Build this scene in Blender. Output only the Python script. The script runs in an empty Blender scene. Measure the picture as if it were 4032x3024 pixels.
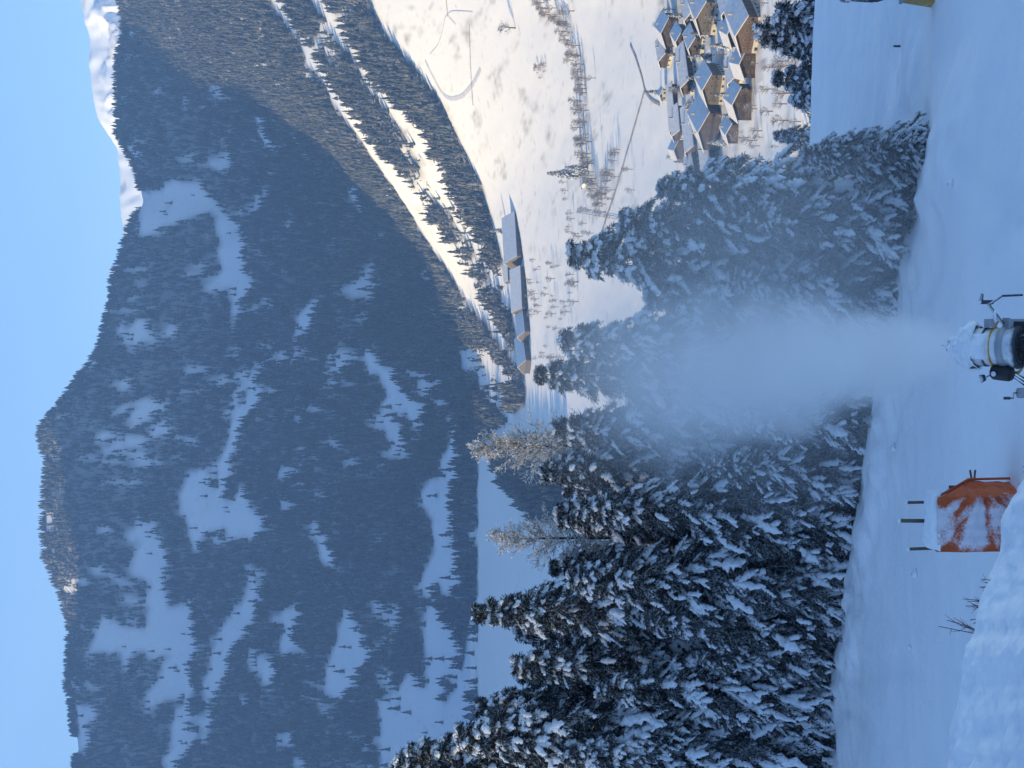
import bpy, math, random
import numpy as np
from mathutils import Vector, Matrix

# ------------------------------------------------------------------ camera
C = bpy.context.scene.collection
SC = bpy.context.scene
FPX = 1540.0                      # focal length in pixels of a 1024 wide picture
PITCH = math.radians(6.74)        # camera looks slightly down
cp, sp = math.cos(PITCH), math.sin(PITCH)
cam_d = bpy.data.cameras.new('camera')
cam = bpy.data.objects.new('camera', cam_d); C.objects.link(cam)
cam_d.sensor_fit = 'HORIZONTAL'; cam_d.sensor_width = 36.0
cam_d.lens = 36.0 * FPX / 1024.0
cam_d.clip_start = 0.5; cam_d.clip_end = 30000
# the phone was held upright and the picture stored on its side: world "up" is picture left
fwd = Vector((0, cp, -sp)); upv = Vector((0, sp, cp)); rgt = Vector((1, 0, 0))
M = Matrix((( -upv.x, rgt.x, -fwd.x, 0), (-upv.y, rgt.y, -fwd.y, 0), (-upv.z, rgt.z, -fwd.z, 0), (0, 0, 0, 1)))
cam.matrix_world = M
SC.camera = cam

# ------------------------------------------------------------------ light
SUN_EL, SUN_PHI = math.radians(17.0), math.radians(-15.0)   # sun low on the left, a little behind
S = Vector((-math.cos(SUN_EL) * math.cos(SUN_PHI), math.cos(SUN_EL) * math.sin(SUN_PHI), math.sin(SUN_EL)))
world = bpy.data.worlds.new('World'); SC.world = world; world.use_nodes = True
nt = world.node_tree
bg = nt.nodes['Background']
sky = nt.nodes.new('ShaderNodeTexSky'); sky.sky_type = 'NISHITA'; sky.sun_disc = False
sky.sun_elevation = SUN_EL; sky.sun_rotation = math.atan2(S.x, S.y) % (2 * math.pi)
sky.altitude = 1500; sky.air_density = 1.0; sky.dust_density = 0.3; sky.ozone_density = 3.0
nt.links.new(sky.outputs[0], bg.inputs[0]); bg.inputs[1].default_value = 0.15
sd = bpy.data.lights.new('sun', 'SUN'); sd.energy = 5.0; sd.angle = math.radians(0.5); sd.color = (1.0, 0.77, 0.40)
sun = bpy.data.objects.new('sun', sd); C.objects.link(sun)
sun.rotation_euler = S.to_track_quat('Z', 'Y').to_euler()
SC.view_settings.view_transform = 'Standard'
SC.view_settings.look = 'None'
SC.view_settings.exposure = 0.88
SC.view_settings.gamma = 1.0
SC.view_settings.use_curve_mapping = False
SC.cycles.volume_step_rate = 1.0
SC.cycles.max_bounces = 5
SC.cycles.diffuse_bounces = 2
SC.cycles.volume_bounces = 3
SC.cycles.transparent_max_bounces = 8
SC.cycles.use_adaptive_sampling = True

PLUME, MIST = 1.25, .20            # snow in the air by the gun
HAZE = 0.00009                  # scattering per metre of the valley air
rng = np.random.default_rng(7)
random.seed(7)

# ------------------------------------------------------------------ helpers
# upright picture coordinates: u to the right (0..768), v down (0..1024); y = distance ahead
def rz(v):
    q = (np.asarray(v, float) - 512.0) / FPX
    return (-sp - q * cp) / (cp - q * sp)
def rx(u, v):
    q = (np.asarray(v, float) - 512.0) / FPX
    return ((np.asarray(u, float) - 384.0) / FPX) / (cp - q * sp)
def P(u, v, y):
    return Vector((float(rx(u, v)) * y, y, float(rz(v)) * y))
def uv_of(x, y, z):
    f = y * cp - z * sp
    return 384 + FPX * x / f, 512 - FPX * (y * sp + z * cp) / f

def mesh(name, V, F, smooth=False, col=None):
    """V: n x 3; F: list of int arrays (m x k)."""
    V = np.ascontiguousarray(V, np.float32)
    Fs = [np.asarray(f, np.int32) for f in (F if isinstance(F, (list, tuple)) else [F]) if len(f)]
    me = bpy.data.meshes.new(name)
    me.vertices.add(len(V)); me.vertices.foreach_set('co', V.ravel())
    nl = sum(f.size for f in Fs); npoly = sum(len(f) for f in Fs)
    me.loops.add(nl); me.polygons.add(npoly)
    me.loops.foreach_set('vertex_index', np.concatenate([f.ravel() for f in Fs]).astype(np.int32))
    st = []; o = 0
    for f in Fs:
        st.append(o + np.arange(len(f)) * f.shape[1]); o += f.size
    me.polygons.foreach_set('loop_start', np.concatenate(st).astype(np.int32))
    me.polygons.foreach_set('use_smooth', np.full(npoly, smooth))
    if col is not None:
        a = me.attributes.new('col', 'FLOAT_COLOR', 'POINT')
        c = np.ones((len(V), 4), np.float32); c[:, :3] = col
        a.data.foreach_set('color', c.ravel())
    me.update(calc_edges=True); me.validate()
    return me

def obj(name, me, mat=None, parent=None, loc=None):
    o = bpy.data.objects.new(name, me); C.objects.link(o)
    if mat is not None and me is not None and not me.materials: me.materials.append(mat)
    if parent is not None: o.parent = parent
    if loc is not None: o.location = loc
    return o
def tag(o, label=None, cat=None, group=None, kind=None):
    if label: o['label'] = label
    if cat: o['category'] = cat
    if group: o['group'] = group
    if kind: o['kind'] = kind
    return o
def thing(name, label, cat, loc=(0, 0, 0), rz_=0.0, group=None):
    o = bpy.data.objects.new(name, None); C.objects.link(o)
    o.empty_display_size = 0.3
    o.location = loc; o.rotation_euler = (0, 0, rz_)
    return tag(o, label, cat, group)
def dup(root, loc, rz_=0.0, s=1.0, label=None, group=None):
    r = root.copy(); C.objects.link(r); r.location = loc
    r.rotation_euler = (0, 0, rz_); r.scale = (s, s, s) if not isinstance(s, tuple) else s
    if label: r['label'] = label
    if group: r['group'] = group
    for ch in list(root.children):
        c = ch.copy(); C.objects.link(c); c.parent = r
        for g in ch.children:
            d = g.copy(); C.objects.link(d); d.parent = c
    return r

class MB:
    """collects simple solids into one mesh"""
    def __init__(s): s.V = []; s.F3 = []; s.F4 = []; s.n = 0
    def add(s, V, F):
        V = np.asarray(V, float)
        for f in F:
            f = np.asarray(f)
            if len(f) == 0: continue
            (s.F4 if f.shape[1] == 4 else s.F3).append(f + s.n)
        s.V.append(V); s.n += len(V); return s
    def box(s, c, d, R=None):
        x, y, z = d[0] / 2, d[1] / 2, d[2] / 2
        V = np.array([(-x, -y, -z), (x, -y, -z), (x, y, -z), (-x, y, -z), (-x, -y, z), (x, -y, z), (x, y, z), (-x, y, z)])
        if R is not None: V = V @ np.array(R).T
        return s.add(V + np.array(c), [np.array([(0, 3, 2, 1), (4, 5, 6, 7), (0, 1, 5, 4), (1, 2, 6, 5), (2, 3, 7, 6), (3, 0, 4, 7)])])
    def tube(s, pts, rad, n=6, caps=True):
        pts = np.asarray(pts, float); rad = np.broadcast_to(np.asarray(rad, float), (len(pts),))
        T = np.gradient(pts, axis=0); T /= np.linalg.norm(T, axis=1)[:, None] + 1e-9
        ref = np.where(np.abs(T[:, 2:3]) > .9, np.array([[1., 0, 0]]), np.array([[0, 0, 1.]]))
        A = np.cross(T, ref); A /= np.linalg.norm(A, axis=1)[:, None] + 1e-9
        B = np.cross(T, A)
        th = np.arange(n) * 2 * np.pi / n
        V = pts[:, None] + rad[:, None, None] * (np.cos(th)[None, :, None] * A[:, None] + np.sin(th)[None, :, None] * B[:, None])
        F = ring_faces(len(pts), n)
        fs = [F]
        V = V.reshape(-1, 3)
        if caps:
            V = np.vstack([V, pts[:1], pts[-1:]]); a, b = len(V) - 2, len(V) - 1
            k = np.arange(n); k2 = (k + 1) % n; m = (len(pts) - 1) * n
            fs.append(np.stack([np.full(n, a), k2, k], 1)); fs.append(np.stack([np.full(n, b), m + k, m + k2], 1))
        return s.add(V, fs)
    def lathe(s, prof, origin, axis, n=24):
        """prof: list of (dist along axis, radius)"""
        ax = Vector(axis).normalized(); a = np.array(ax.orthogonal().normalized()); ax = np.array(ax); b = np.cross(ax, a)
        pr = np.asarray(prof, float); th = np.arange(n) * 2 * np.pi / n
        V = np.array(origin) + pr[:, 0, None, None] * ax + pr[:, 1, None, None] * (np.cos(th)[None, :, None] * a + np.sin(th)[None, :, None] * b)
        return s.add(V.reshape(-1, 3), [ring_faces(len(pr), n)[:, ::-1]])
    def prism(s, poly, y0, y1, R=None, c=(0, 0, 0)):
        """poly in xz, extruded along y"""
        n = len(poly); p = np.asarray(poly, float)
        V = np.vstack([np.c_[p[:, 0], np.full(n, y0), p[:, 1]], np.c_[p[:, 0], np.full(n, y1), p[:, 1]]])
        k = np.arange(n); k2 = (k + 1) % n
        F4 = np.stack([k, k2, k2 + n, k + n], 1)
        F3 = np.array([(0, i + 1, i) for i in range(1, n - 1)] + [(n, n + i, n + i + 1) for i in range(1, n - 1)])
        if R is not None: V = V @ np.array(R).T
        return s.add(V + np.array(c), [F4, F3])
    def me(s, name, smooth=False):
        F = []
        if s.F4: F.append(np.vstack(s.F4))
        if s.F3: F.append(np.vstack(s.F3))
        return mesh(name, np.vstack(s.V), F, smooth)
    def build(s, name, mat, parent=None, smooth=False):
        return obj(name, s.me(name, smooth), mat, parent)

def ring_faces(m, n):
    i = np.arange(m - 1)[:, None] * n; k = np.arange(n)[None]; k2 = (k + 1) % n
    return np.stack([i + k, i + n + k, i + n + k2, i + k2], -1).reshape(-1, 4)
def grid_faces(nr, nc):
    i = np.arange(nr - 1)[:, None] * nc; k = np.arange(nc - 1)[None]
    return np.stack([i + k, i + k + 1, i + nc + k + 1, i + nc + k], -1).reshape(-1, 4)

def _h(ix, iy, seed):
    h = (ix.astype(np.int64) * 374761393 + iy.astype(np.int64) * 668265263 + seed * 2147483647) & 0xFFFFFFFF
    h = ((h ^ (h >> 13)) * 1274126177) & 0xFFFFFFFF
    h = h ^ (h >> 16)
    return (h & 0xFFFF) / 65535.0
def vn(x, y, seed=0):
    x = np.asarray(x, float); y = np.asarray(y, float)
    xi = np.floor(x); yi = np.floor(y); fx = x - xi; fy = y - yi
    fx = fx * fx * fx * (fx * (fx * 6 - 15) + 10); fy = fy * fy * fy * (fy * (fy * 6 - 15) + 10)
    a = _h(xi, yi, seed); b = _h(xi + 1, yi, seed); c = _h(xi, yi + 1, seed); d = _h(xi + 1, yi + 1, seed)
    return (a + (b - a) * fx) * (1 - fy) + (c + (d - c) * fx) * fy
def fbm(x, y, seed=0, oct=4, gain=.5):
    r = 0; a = 1; t = 0
    for i in range(oct):
        r = r + a * (vn(x * 2 ** i + 17.3 * i, y * 2 ** i - 9.1 * i, seed + i) - .5); t += a; a *= gain
    return r / t * 2          # about -1..1

def inpoly(px, py, poly):
    poly = np.asarray(poly, float); r = np.zeros(px.shape, bool)
    x0, y0 = poly[-1]
    for x1, y1 in poly:
        c = ((y1 > py) != (y0 > py)) & (px < (x0 - x1) * (py - y1) / (y0 - y1 + 1e-12) + x1)
        r ^= c; x0, y0 = x1, y1
    return r
def dist_poly(px, py, line):
    d = np.full(px.shape, 1e9)
    for (x0, y0), (x1, y1) in zip(line[:-1], line[1:]):
        dx, dy = x1 - x0, y1 - y0
        t = np.clip(((px - x0) * dx + (py - y0) * dy) / (dx * dx + dy * dy), 0, 1)
        d = np.minimum(d, np.hypot(px - x0 - t * dx, py - y0 - t * dy))
    return d

# ------------------------------------------------------------------ materials
def mat(name, base=(.5, .5, .5), rough=.8, noise=None, bump=None, metal=0.0, attr=False, spec=.3):
    m = bpy.data.materials.new(name); m.use_nodes = True
    t = m.node_tree; b = t.nodes['Principled BSDF']
    b.inputs['Base Color'].default_value = (*base, 1); b.inputs['Roughness'].default_value = rough
    b.inputs['Metallic'].default_value = metal; b.inputs['Specular IOR Level'].default_value = spec
    tc = t.nodes.new('ShaderNodeTexCoord')
    src = None
    if attr:
        a = t.nodes.new('ShaderNodeAttribute'); a.attribute_name = 'col'; src = a.outputs['Color']
    if noise:
        sc, c2, lo, hi = noise
        n = t.nodes.new('ShaderNodeTexNoise'); n.inputs['Scale'].default_value = sc; n.inputs['Detail'].default_value = 6
        t.links.new(tc.outputs['Object'], n.inputs['Vector'])
        r = t.nodes.new('ShaderNodeMapRange'); r.inputs[1].default_value = lo; r.inputs[2].default_value = hi
        t.links.new(n.outputs['Fac'], r.inputs[0])
        mx = t.nodes.new('ShaderNodeMix'); mx.data_type = 'RGBA'
        t.links.new(r.outputs[0], mx.inputs['Factor'])
        if src is not None: t.links.new(src, mx.inputs[6])
        else: mx.inputs[6].default_value = (*base, 1)
        mx.inputs[7].default_value = (*c2, 1); src = mx.outputs[2]
    if src is not None: t.links.new(src, b.inputs['Base Color'])
    if bump:
        sc, st, ds = bump
        n = t.nodes.new('ShaderNodeTexNoise'); n.inputs['Scale'].default_value = sc; n.inputs['Detail'].default_value = 8
        t.links.new(tc.outputs['Object'], n.inputs['Vector'])
        bp = t.nodes.new('ShaderNodeBump'); bp.inputs['Strength'].default_value = st; bp.inputs['Distance'].default_value = ds
        t.links.new(n.outputs['Fac'], bp.inputs['Height']); t.links.new(bp.outputs[0], b.inputs['Normal'])
    return m
def frost(m, lo=.25, hi=.8, amt=.7, sc=3.0, snow=(.82, .84, .88)):
    """snow dusting on whatever faces up, broken up by noise (geometry, not light)"""
    t = m.node_tree; b = t.nodes['Principled BSDF']
    l = b.inputs['Base Color'].links
    g = t.nodes.new('ShaderNodeNewGeometry'); sx = t.nodes.new('ShaderNodeSeparateXYZ')
    t.links.new(g.outputs['Normal'], sx.inputs[0])
    n = t.nodes.new('ShaderNodeTexNoise'); n.inputs['Scale'].default_value = sc; n.inputs['Detail'].default_value = 4
    t.links.new(g.outputs['Position'], n.inputs['Vector'])
    ad = t.nodes.new('ShaderNodeMath'); ad.operation = 'ADD'
    t.links.new(sx.outputs[2], ad.inputs[0]); t.links.new(n.outputs['Fac'], ad.inputs[1])
    r = t.nodes.new('ShaderNodeMapRange'); r.inputs[1].default_value = lo + .5; r.inputs[2].default_value = hi + .5; r.inputs[4].default_value = amt
    t.links.new(ad.outputs[0], r.inputs[0])
    mx = t.nodes.new('ShaderNodeMix'); mx.data_type = 'RGBA'
    t.links.new(r.outputs[0], mx.inputs['Factor'])
    if l: t.links.new(l[0].from_socket, mx.inputs[6])
    else: mx.inputs[6].default_value = b.inputs['Base Color'].default_value
    mx.inputs[7].default_value = (*snow, 1)
    t.links.new(mx.outputs[2], b.inputs['Base Color'])
    return m

SNOWC = (.92, .94, .96)
m_snow = mat('snow', SNOWC, .75, noise=(.6, (.80, .84, .90), .35, .7), bump=(9, .45, .06))
m_piste = mat('piste_snow', SNOWC, .7, noise=(.35, (.87, .90, .94), .35, .7), bump=(6, .35, .07))
m_treesnow = mat('branch_snow', (.84, .87, .92), .8, noise=(7, (.72, .77, .85), .4, .75), bump=(13, .8, .09))
m_land = mat('valley_land', (.8, .8, .8), .9, noise=(.085, (.45, .42, .39), .60, .95), attr=True)
m_needle = frost(mat('spruce_needles', (.015, .023, .027), .8, noise=(2.5, (.035, .042, .042), .4, .7)), .30, .95, .55, 9)
m_lichen = frost(mat("hanging_twig", (.075, .078, .072), .9), -.2, .8, .5, 8)
m_bark = frost(mat('bark', (.07, .055, .045), .9, noise=(8, (.03, .025, .02), .3, .7), bump=(20, .6, .03)), .3, .8, .8)
m_twig = frost(mat('frosted_twig', (.13, .10, .08), .9), -.45, .35, .85, 4)
m_far = frost(mat('far_conifers', (.05, .06, .05), .95, attr=True), .0, .9, .26, .25)

# ------------------------------------------------------------------ valley and mountains (one real heightfield)
YR = np.array([80, 200, 350, 500, 700, 900, 1100, 1300, 1600, 1900, 2200, 2400, 2600, 2900, 3300, 3700, 4100, 4500, 5600], float)
ridge_u = [-400, -200, 0, 74, 152, 189, 212, 245, 305, 333, 351, 370, 398, 425, 453, 481, 509, 537, 564, 583, 615, 638, 685, 722, 749, 768, 860, 1170]
ridge_v = [90, 80, 74, 70, 67, 57, 48, 43, 47, 41, 47, 63, 84, 98, 105, 114, 121, 130, 142, 140, 121, 115, 116, 124, 123, 117, 105, 90]
near = [-40, -88, -125, -160, -195, -220, -236, -240]
LZ = {0: near + [-238, -237, -236, -236, -205, -100, 95, 370, 700, 560, 0],
      300: near + [-238, -237, -236, -236, -207, -105, 85, 350, 700, 560, 0],
      407: near + [-238, -237, -236, -234, -212, -120, 65, 320, 663, 520, 0],
      500: near + [-238, -233, -217, -192, -200, -165, 10, 225, 560, 420, 0],
      560: near + [-238, -226, -195, -130, -125, -105, 40, 235, 540, 420, 0],
      600: near + [-237, -218, -168, -92, -70, -40, 75, 260, 550, 420, 0],
      640: near + [-233, -205, -140, -60, -10, 55, 145, 310, 570, 450, 0],
      690: near + [-226, -188, -112, -38, 25, 110, 215, 380, 570, 450, 0],
      768: near + [-215, -165, -80, -15, 50, 150, 275, 430, 580, 480, 0],
      1170: near[:5] + [-205, -200, -180, -120, -50, 40, 110, 190, 300, 440, 600, 760, 600, 100]}
def pchip(x, y, xn):
    h = np.diff(x); d = np.diff(y) / h
    m_ = np.zeros(len(x)); m_[0] = d[0]; m_[-1] = d[-1]
    for i in range(1, len(x) - 1):
        m_[i] = 0 if d[i - 1] * d[i] <= 0 else 2 * d[i - 1] * d[i] / (d[i - 1] + d[i])
    j = np.clip(np.searchsorted(x, xn) - 1, 0, len(x) - 2); t = (xn - x[j]) / h[j]
    return ((2 * t**3 - 3 * t**2 + 1) * y[j] + (t**3 - 2 * t**2 + t) * h[j] * m_[j] + (-2 * t**3 + 3 * t**2) * y[j + 1] + (t**3 - t**2) * h[j] * m_[j + 1])
TY = np.concatenate([np.linspace(80, 880, 60), np.arange(892, 4340, 11.5), np.linspace(4350, 5600, 30)])
TU = np.arange(-300, 1070.1, 4.0); TCc = (TU - 384) / FPX
ku = np.array(sorted(LZ), float)
prof = np.stack([pchip(YR, np.array(LZ[int(k)], float), TY) for k in ku])          # k x ny
Z = np.stack([np.interp(TU, ku, prof[:, j]) for j in range(len(TY))], 1)            # nu x ny
ker = np.exp(-.5 * (np.arange(-12, 13) / 4.5) ** 2); ker /= ker.sum()
Zp = np.pad(Z, ((12, 12), (0, 0)), 'edge')
Z = np.stack([np.convolve(Zp[:, j], ker, 'valid') for j in range(len(TY))], 1)
# ridge line at 4100 m follows the skyline
rv = np.interp(TU, ridge_u, ridge_v); rzv = rz(rv + 4) * 4100
want = rzv - np.array([np.interp(4100, TY, Z[i]) for i in range(len(TU))])
wgt = np.exp(-.5 * ((TY - 4100) / 420) ** 2)
Z = Z + want[:, None] * wgt[None]
XX = TCc[:, None] * TY[None]; YY = np.broadcast_to(TY[None], XX.shape)
mt = np.clip((YY - 2450) / 500, 0, 1) * np.clip((4080 - YY) / 250, 0.0, 1)
Z = Z + mt * (50 * fbm(XX / 420, YY / 1100, 3, 3) + 22 * (.35 - np.abs(fbm(XX / 150 + YY / 900, YY / 1300, 13, 3))) + 12 * fbm(XX / 110, YY / 160, 5, 3))
vm = np.clip((YY - 150) / 400, 0, 1) * (1 - np.clip((YY - 2450) / 500, 0, 1))
Z = Z + vm * (1.3 * fbm(XX / 90, YY / 140, 8, 4) + .35 * fbm(XX / 14, YY / 18, 9, 2))
nearm = (1 - np.clip((YY - 350) / 450, 0, 1)) * np.clip((YY - 110) / 150, 0, 1)
Z = Z + nearm * 5 * fbm(XX / 35, YY / 60, 12, 4)
Z = Z + 16 * np.exp(-.5 * ((YY - 4085) / 110) ** 2) * fbm(XX / 95, YY / 400, 44, 4)
def ground(x, y):
    x = np.asarray(x, float); y = np.asarray(y, float)
    fi = np.clip((x / y * FPX + 384 - TU[0]) / 4.0, 0, len(TU) - 1.001); i = fi.astype(int); fi = fi - i
    j = np.clip(np.searchsorted(TY, y) - 1, 0, len(TY) - 2); fj = np.clip((y - TY[j]) / (TY[j + 1] - TY[j]), 0, 1)
    return (Z[i, j] * (1 - fi) + Z[i + 1, j] * fi) * (1 - fj) + (Z[i, j + 1] * (1 - fi) + Z[i + 1, j + 1] * fi) * fj
def land_at(u, v, y0=300, y1=4100):
    """first terrain point met by the sight line of (u, v) beyond y0"""
    ys = np.arange(y0, y1, 3.0); x = float(rx(u, v)) * ys
    d = float(rz(v)) * ys - ground(x, ys)
    k = np.where(d < 0)[0]
    k = k[0] if len(k) else len(ys) - 1
    return Vector((x[k], ys[k], float(ground(x[k], ys[k]))))

# --- where the woods stand, from the clearings seen on the slopes (X to the "sky" side, Y across: sheet coordinates of the survey)
def sh(pts, ox=0, oy=0, s=1 / 3): return [(ox + x * s, oy + y * s) for x, y in pts]
L7 = lambda p: sh(p, 0, 1106); L4 = lambda p: sh(p, 0, 553); L1 = lambda p: sh(p); L5 = lambda p: sh(p, 737, 553); L8 = lambda p: sh(p, 737, 1106)
CLEAR = [
 L7([(645,665),(800,740),(940,760),(960,640),(960,560),(945,440),(860,420),(835,370),(870,250),(950,160),(1080,170),(1060,240),(1110,320),(1075,400),(1075,520),(1100,590),(1150,595),(1200,580),(1240,545),(1260,580),(1260,680),(1270,760),(1280,900),(1250,980),(1240,1080),(1180,1180),(1080,1250),(960,1270),(940,1380),(930,1320),(945,1160),(1010,1100),(1050,1000),(1130,930),(1060,930),(980,950),(940,900),(850,920),(850,1060),(800,1050),(780,920),(680,920),(600,900),(590,830),(640,760)]),
 [(385,1060),(410,1020),(440,1010),(470,1060),(500,1080),(530,1045),(545,1095),(578,1130),(545,1165),(495,1167),(485,1145),(455,1145),(437,1160),(422,1200),(415,1180),(398,1120)],
 [(470,1010),(485,960),(500,920),(530,850),(545,815),(568,830),(565,870),(530,910),(515,950),(500,1000),(490,1060),(475,1080)],
 L7([(1640,400),(1690,480),(1720,560),(1650,650),(1640,720),(1600,800),(1500,920),(1480,1040),(1420,1150),(1410,1200),(1330,1220),(1320,1130),(1370,970),(1370,890),(1430,770),(1470,700),(1540,620),(1590,510)]),
 L7([(1950,590),(1930,740),(1890,880),(1860,940),(1840,900),(1820,850),(1840,720),(1750,720),(1760,680),(1830,650),(1860,610)]),
 L7([(1245,1100),(1270,1130),(1240,1180),(1245,1280),(1225,1380),(1290,1430),(1250,1500),(1200,1580),(1150,1680),(1060,1680),(1040,1600),(1100,1560),(1130,1380),(1135,1270),(1190,1220),(1200,1150)]),
 L7([(510,1220),(590,1260),(640,1295),(580,1380),(590,1440),(560,1560),(510,1560),(500,1450),(510,1350)]),
 L7([(1350,1220),(1390,1340),(1330,1500),(1300,1480),(1330,1330)]),
 L7([(1700,960),(1760,930),(1790,1010),(1750,1170),(1700,1130)]),
 L7([(1800,1430),(1860,1400),(1920,1480),(1900,1530),(1800,1530)]), L7([(1910,1580),(1970,1590),(2030,1680),(1905,1680)]),
 L7([(2040,120),(2100,120),(2190,290),(2190,370),(2100,350)]), L7([(740,100),(700,150),(640,150),(630,120),(700,95)]),
 [(700,1480),(735,1340),(760,1320),(790,1370),(808,1400),(800,1430),(760,1470),(745,1510),(705,1502)],
 [(740,1290),(775,1360),(800,1400),(813,1420),(780,1450),(775,1490),(750,1480),(738,1400)],
 [(820,1700),(820,1510),(860,1495),(872,1470),(885,1440),(905,1455),(925,1490),(960,1515),(985,1485),(1000,1440),(1018,1330),(1030,1340),(1030,1700)],
 L8([(550,1090),(560,1200),(640,1230),(680,1180),(650,1060),(720,1140),(780,1100),(790,740),(690,740),(600,560),(520,660),(520,520),(640,420),(660,360),(770,330),(770,200),(700,120),(560,60),(600,200),(560,380),(500,500),(540,700)]),
 [(905,1080),(930,1030),(970,1020),(960,980),(980,930),(992,935),(995,960),(985,1000),(990,1020),(985,1110),(1000,1200),(990,1290),(960,1290),(940,1250),(945,1290),(915,1290),(910,1240),(935,1190),(940,1150)],
 L5([(150,560),(230,640),(300,720),(410,830),(470,940),(550,960),(530,1090),(490,1140),(410,1040),(390,960),(280,980),(300,880),(220,760),(160,790)]),
 L5([(735,590),(960,590),(1090,740),(1130,870),(1110,1090),(1000,980),(960,950),(900,860),(880,770),(790,740)]),
 L5([(580,290),(690,440),(700,510),(640,450),(590,370)]),
 L5([(710,1130),(750,1130),(775,1280),(740,1330),(720,1400),(630,1380),(640,1320),(690,1250)]),
 L1([(905,1230),(1010,1230),(1100,1180),(1330,1185),(1330,1230),(1400,1270),(1470,1390),(1580,1480),(1600,1600),(1570,1700),(1440,1700),(1430,1560),(1400,1420),(1340,1390),(1160,1415),(1000,1500),(1000,1535),(910,1530)]),
 L4([(1400,-20),(1570,-20),(1620,60),(1600,100),(1650,150),(1640,230),(1570,270),(1540,400),(1540,490),(1530,490),(1500,350),(1490,250),(1410,170),(1430,60)]),
 L1([(1645,760),(1730,770),(1780,940),(1720,980),(1700,900)]), L1([(840,200),(880,205),(870,250),(850,240)]), L1([(1180,620),(1230,640),(1190,740)]),
 L4([(790,400),(850,500),(880,410),(960,410),(970,470),(1040,560),(980,600),(940,540),(860,610),(790,490)]),
 L4([(1080,455),(1170,450),(1160,520),(1090,520)]),
 L4([(1900,540),(1920,380),(2000,320),(2080,260),(2030,420),(2000,480),(1910,560)]),
]
PATCHY = [L4([(600,1080),(850,880),(1100,950),(1100,1230),(900,1240),(650,1250)]), L4([(640,860),(850,740),(860,900),(700,900)]), L7([(830,0),(1000,0),(1000,120),(830,150)]),
          L4([(1160,1540),(1230,1390),(1390,1400),(1390,1680),(1160,1680)]), L1([(1600,1250),(1750,1200),(1750,1400),(1620,1420)])]
FIELD = [(800,-400),(800,0),(830,70),(900,150),(960,230),(990,300),(1040,400),(1060,470),(1085,560),(1110,700),(1135,800),(1135,870),(1040,960),(1032,1000),(1032,1900),(2500,1900),(2500,-400)]
STRIP1 = [(560,-60),(600,0),(650,80),(720,200),(800,310),(870,400),(930,500),(1000,600),(1060,690),(1120,780)]
STRIP2 = [(640,-60),(690,0),(740,70),(800,180),(850,230),(905,290),(940,380),(990,460),(1050,560),(1100,650)]
KNOLL = [(1068, 985), (1100, 1040), (1135, 1085), (1165, 1120), (1230, 1120), (1230, 940), (1120, 945), (1085, 960)]
def sheet(x, y, z):
    u, v = uv_of(x, y, z); return v / .46293, 1659 - u / .46293
def wood_density(x, y, z):
    X, Y = sheet(x, y, z)
    jx = X + 9 * fbm(x / 34, y / 60, 21, 4, .65); jy = Y + 12 * fbm(x / 26, y / 60, 31, 4, .65)
    d = np.ones(X.shape)
    for p in CLEAR: d[inpoly(jx, jy, p)] = 0.02
    for p in PATCHY: d[inpoly(jx, jy, p) & (fbm(x / 28, y / 55, 77, 3) > .02)] = 0.08
    n = fbm(x / 60, y / 130, 55, 4); d[n > .44] *= .15
    n = fbm(x / 17, y / 120, 57, 3); d[(n > .40) & (fbm(x / 160, y / 260, 58, 3) > .05)] *= .12
    w1 = np.interp(Y, [0, 300, 450, 650, 780], [10, 12, 20, 19, 10]); w2 = np.interp(Y, [0, 150, 300, 400, 560, 650], [8, 11, 15, 18, 15, 6])
    d[dist_poly(jx, Y, STRIP1) < w1] = 0.0
    d[dist_poly(jx, Y, STRIP2) < w2 * (.8 + .8 * vn(x / 40, y / 40, 5))] = 0.02
    d[inpoly(X + 2 * fbm(x / 20, y / 20, 3, 2), Y, FIELD)] = 0.0
    d[inpoly(jx, jy, KNOLL)] = 1.0
    d[y < 1450] = 0
    return d

DN = wood_density(XX, YY, Z)
d0 = DN.copy()
for _ in range(1):
    d0[1:-1, 1:-1] = (d0[:-2, 1:-1] + d0[2:, 1:-1] + d0[1:-1, :-2] + d0[1:-1, 2:] + 2 * DN[1:-1, 1:-1]) / 6
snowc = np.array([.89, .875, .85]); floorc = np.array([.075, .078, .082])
snowc = np.where((YY < 2500)[..., None], np.array([.92, .885, .82]), np.array([.74, .76, .79]))  # warm sunlight painted into the field snow, shade into the farther mountain snow
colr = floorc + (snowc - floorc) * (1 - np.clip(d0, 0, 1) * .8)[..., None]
# bare scrub and grass showing through the sunlit field, in patches
scr = np.clip(fbm(XX / 22, YY / 60, 91, 6, .75) * 2.4 - .50, 0, 1) * (YY > 1150) * (YY < 2450) * (DN < .05) * (XX > -100) * np.clip((XX / YY - .03) / .1, 0, 1)
scr = np.maximum(scr, np.clip(fbm(XX / 16, YY / 26, 95, 5, .6) * 2.4 - .45, 0, 1) * (YY > 230) * (YY < 830) * .8)
yard = inpoly(*sheet(XX, YY, Z), [(1425, -300), (1418, 60), (1440, 180), (1470, 330), (1500, 400), (1600, 330), (1650, 150), (1650, -300)]) & (YY > 450) & (YY < 1250)
scr = np.maximum(scr, yard * np.clip(.55 + 1.3 * fbm(XX / 11, YY / 26, 98, 4, .6), 0, 1.1))
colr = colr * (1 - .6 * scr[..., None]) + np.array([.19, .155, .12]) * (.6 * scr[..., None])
ni, nj = XX.shape
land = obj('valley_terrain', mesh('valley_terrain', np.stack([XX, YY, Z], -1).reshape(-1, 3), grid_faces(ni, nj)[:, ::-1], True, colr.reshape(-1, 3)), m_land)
tag(land, 'snowy valley floor and forested mountainside rising to the skyline', kind='structure')

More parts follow.
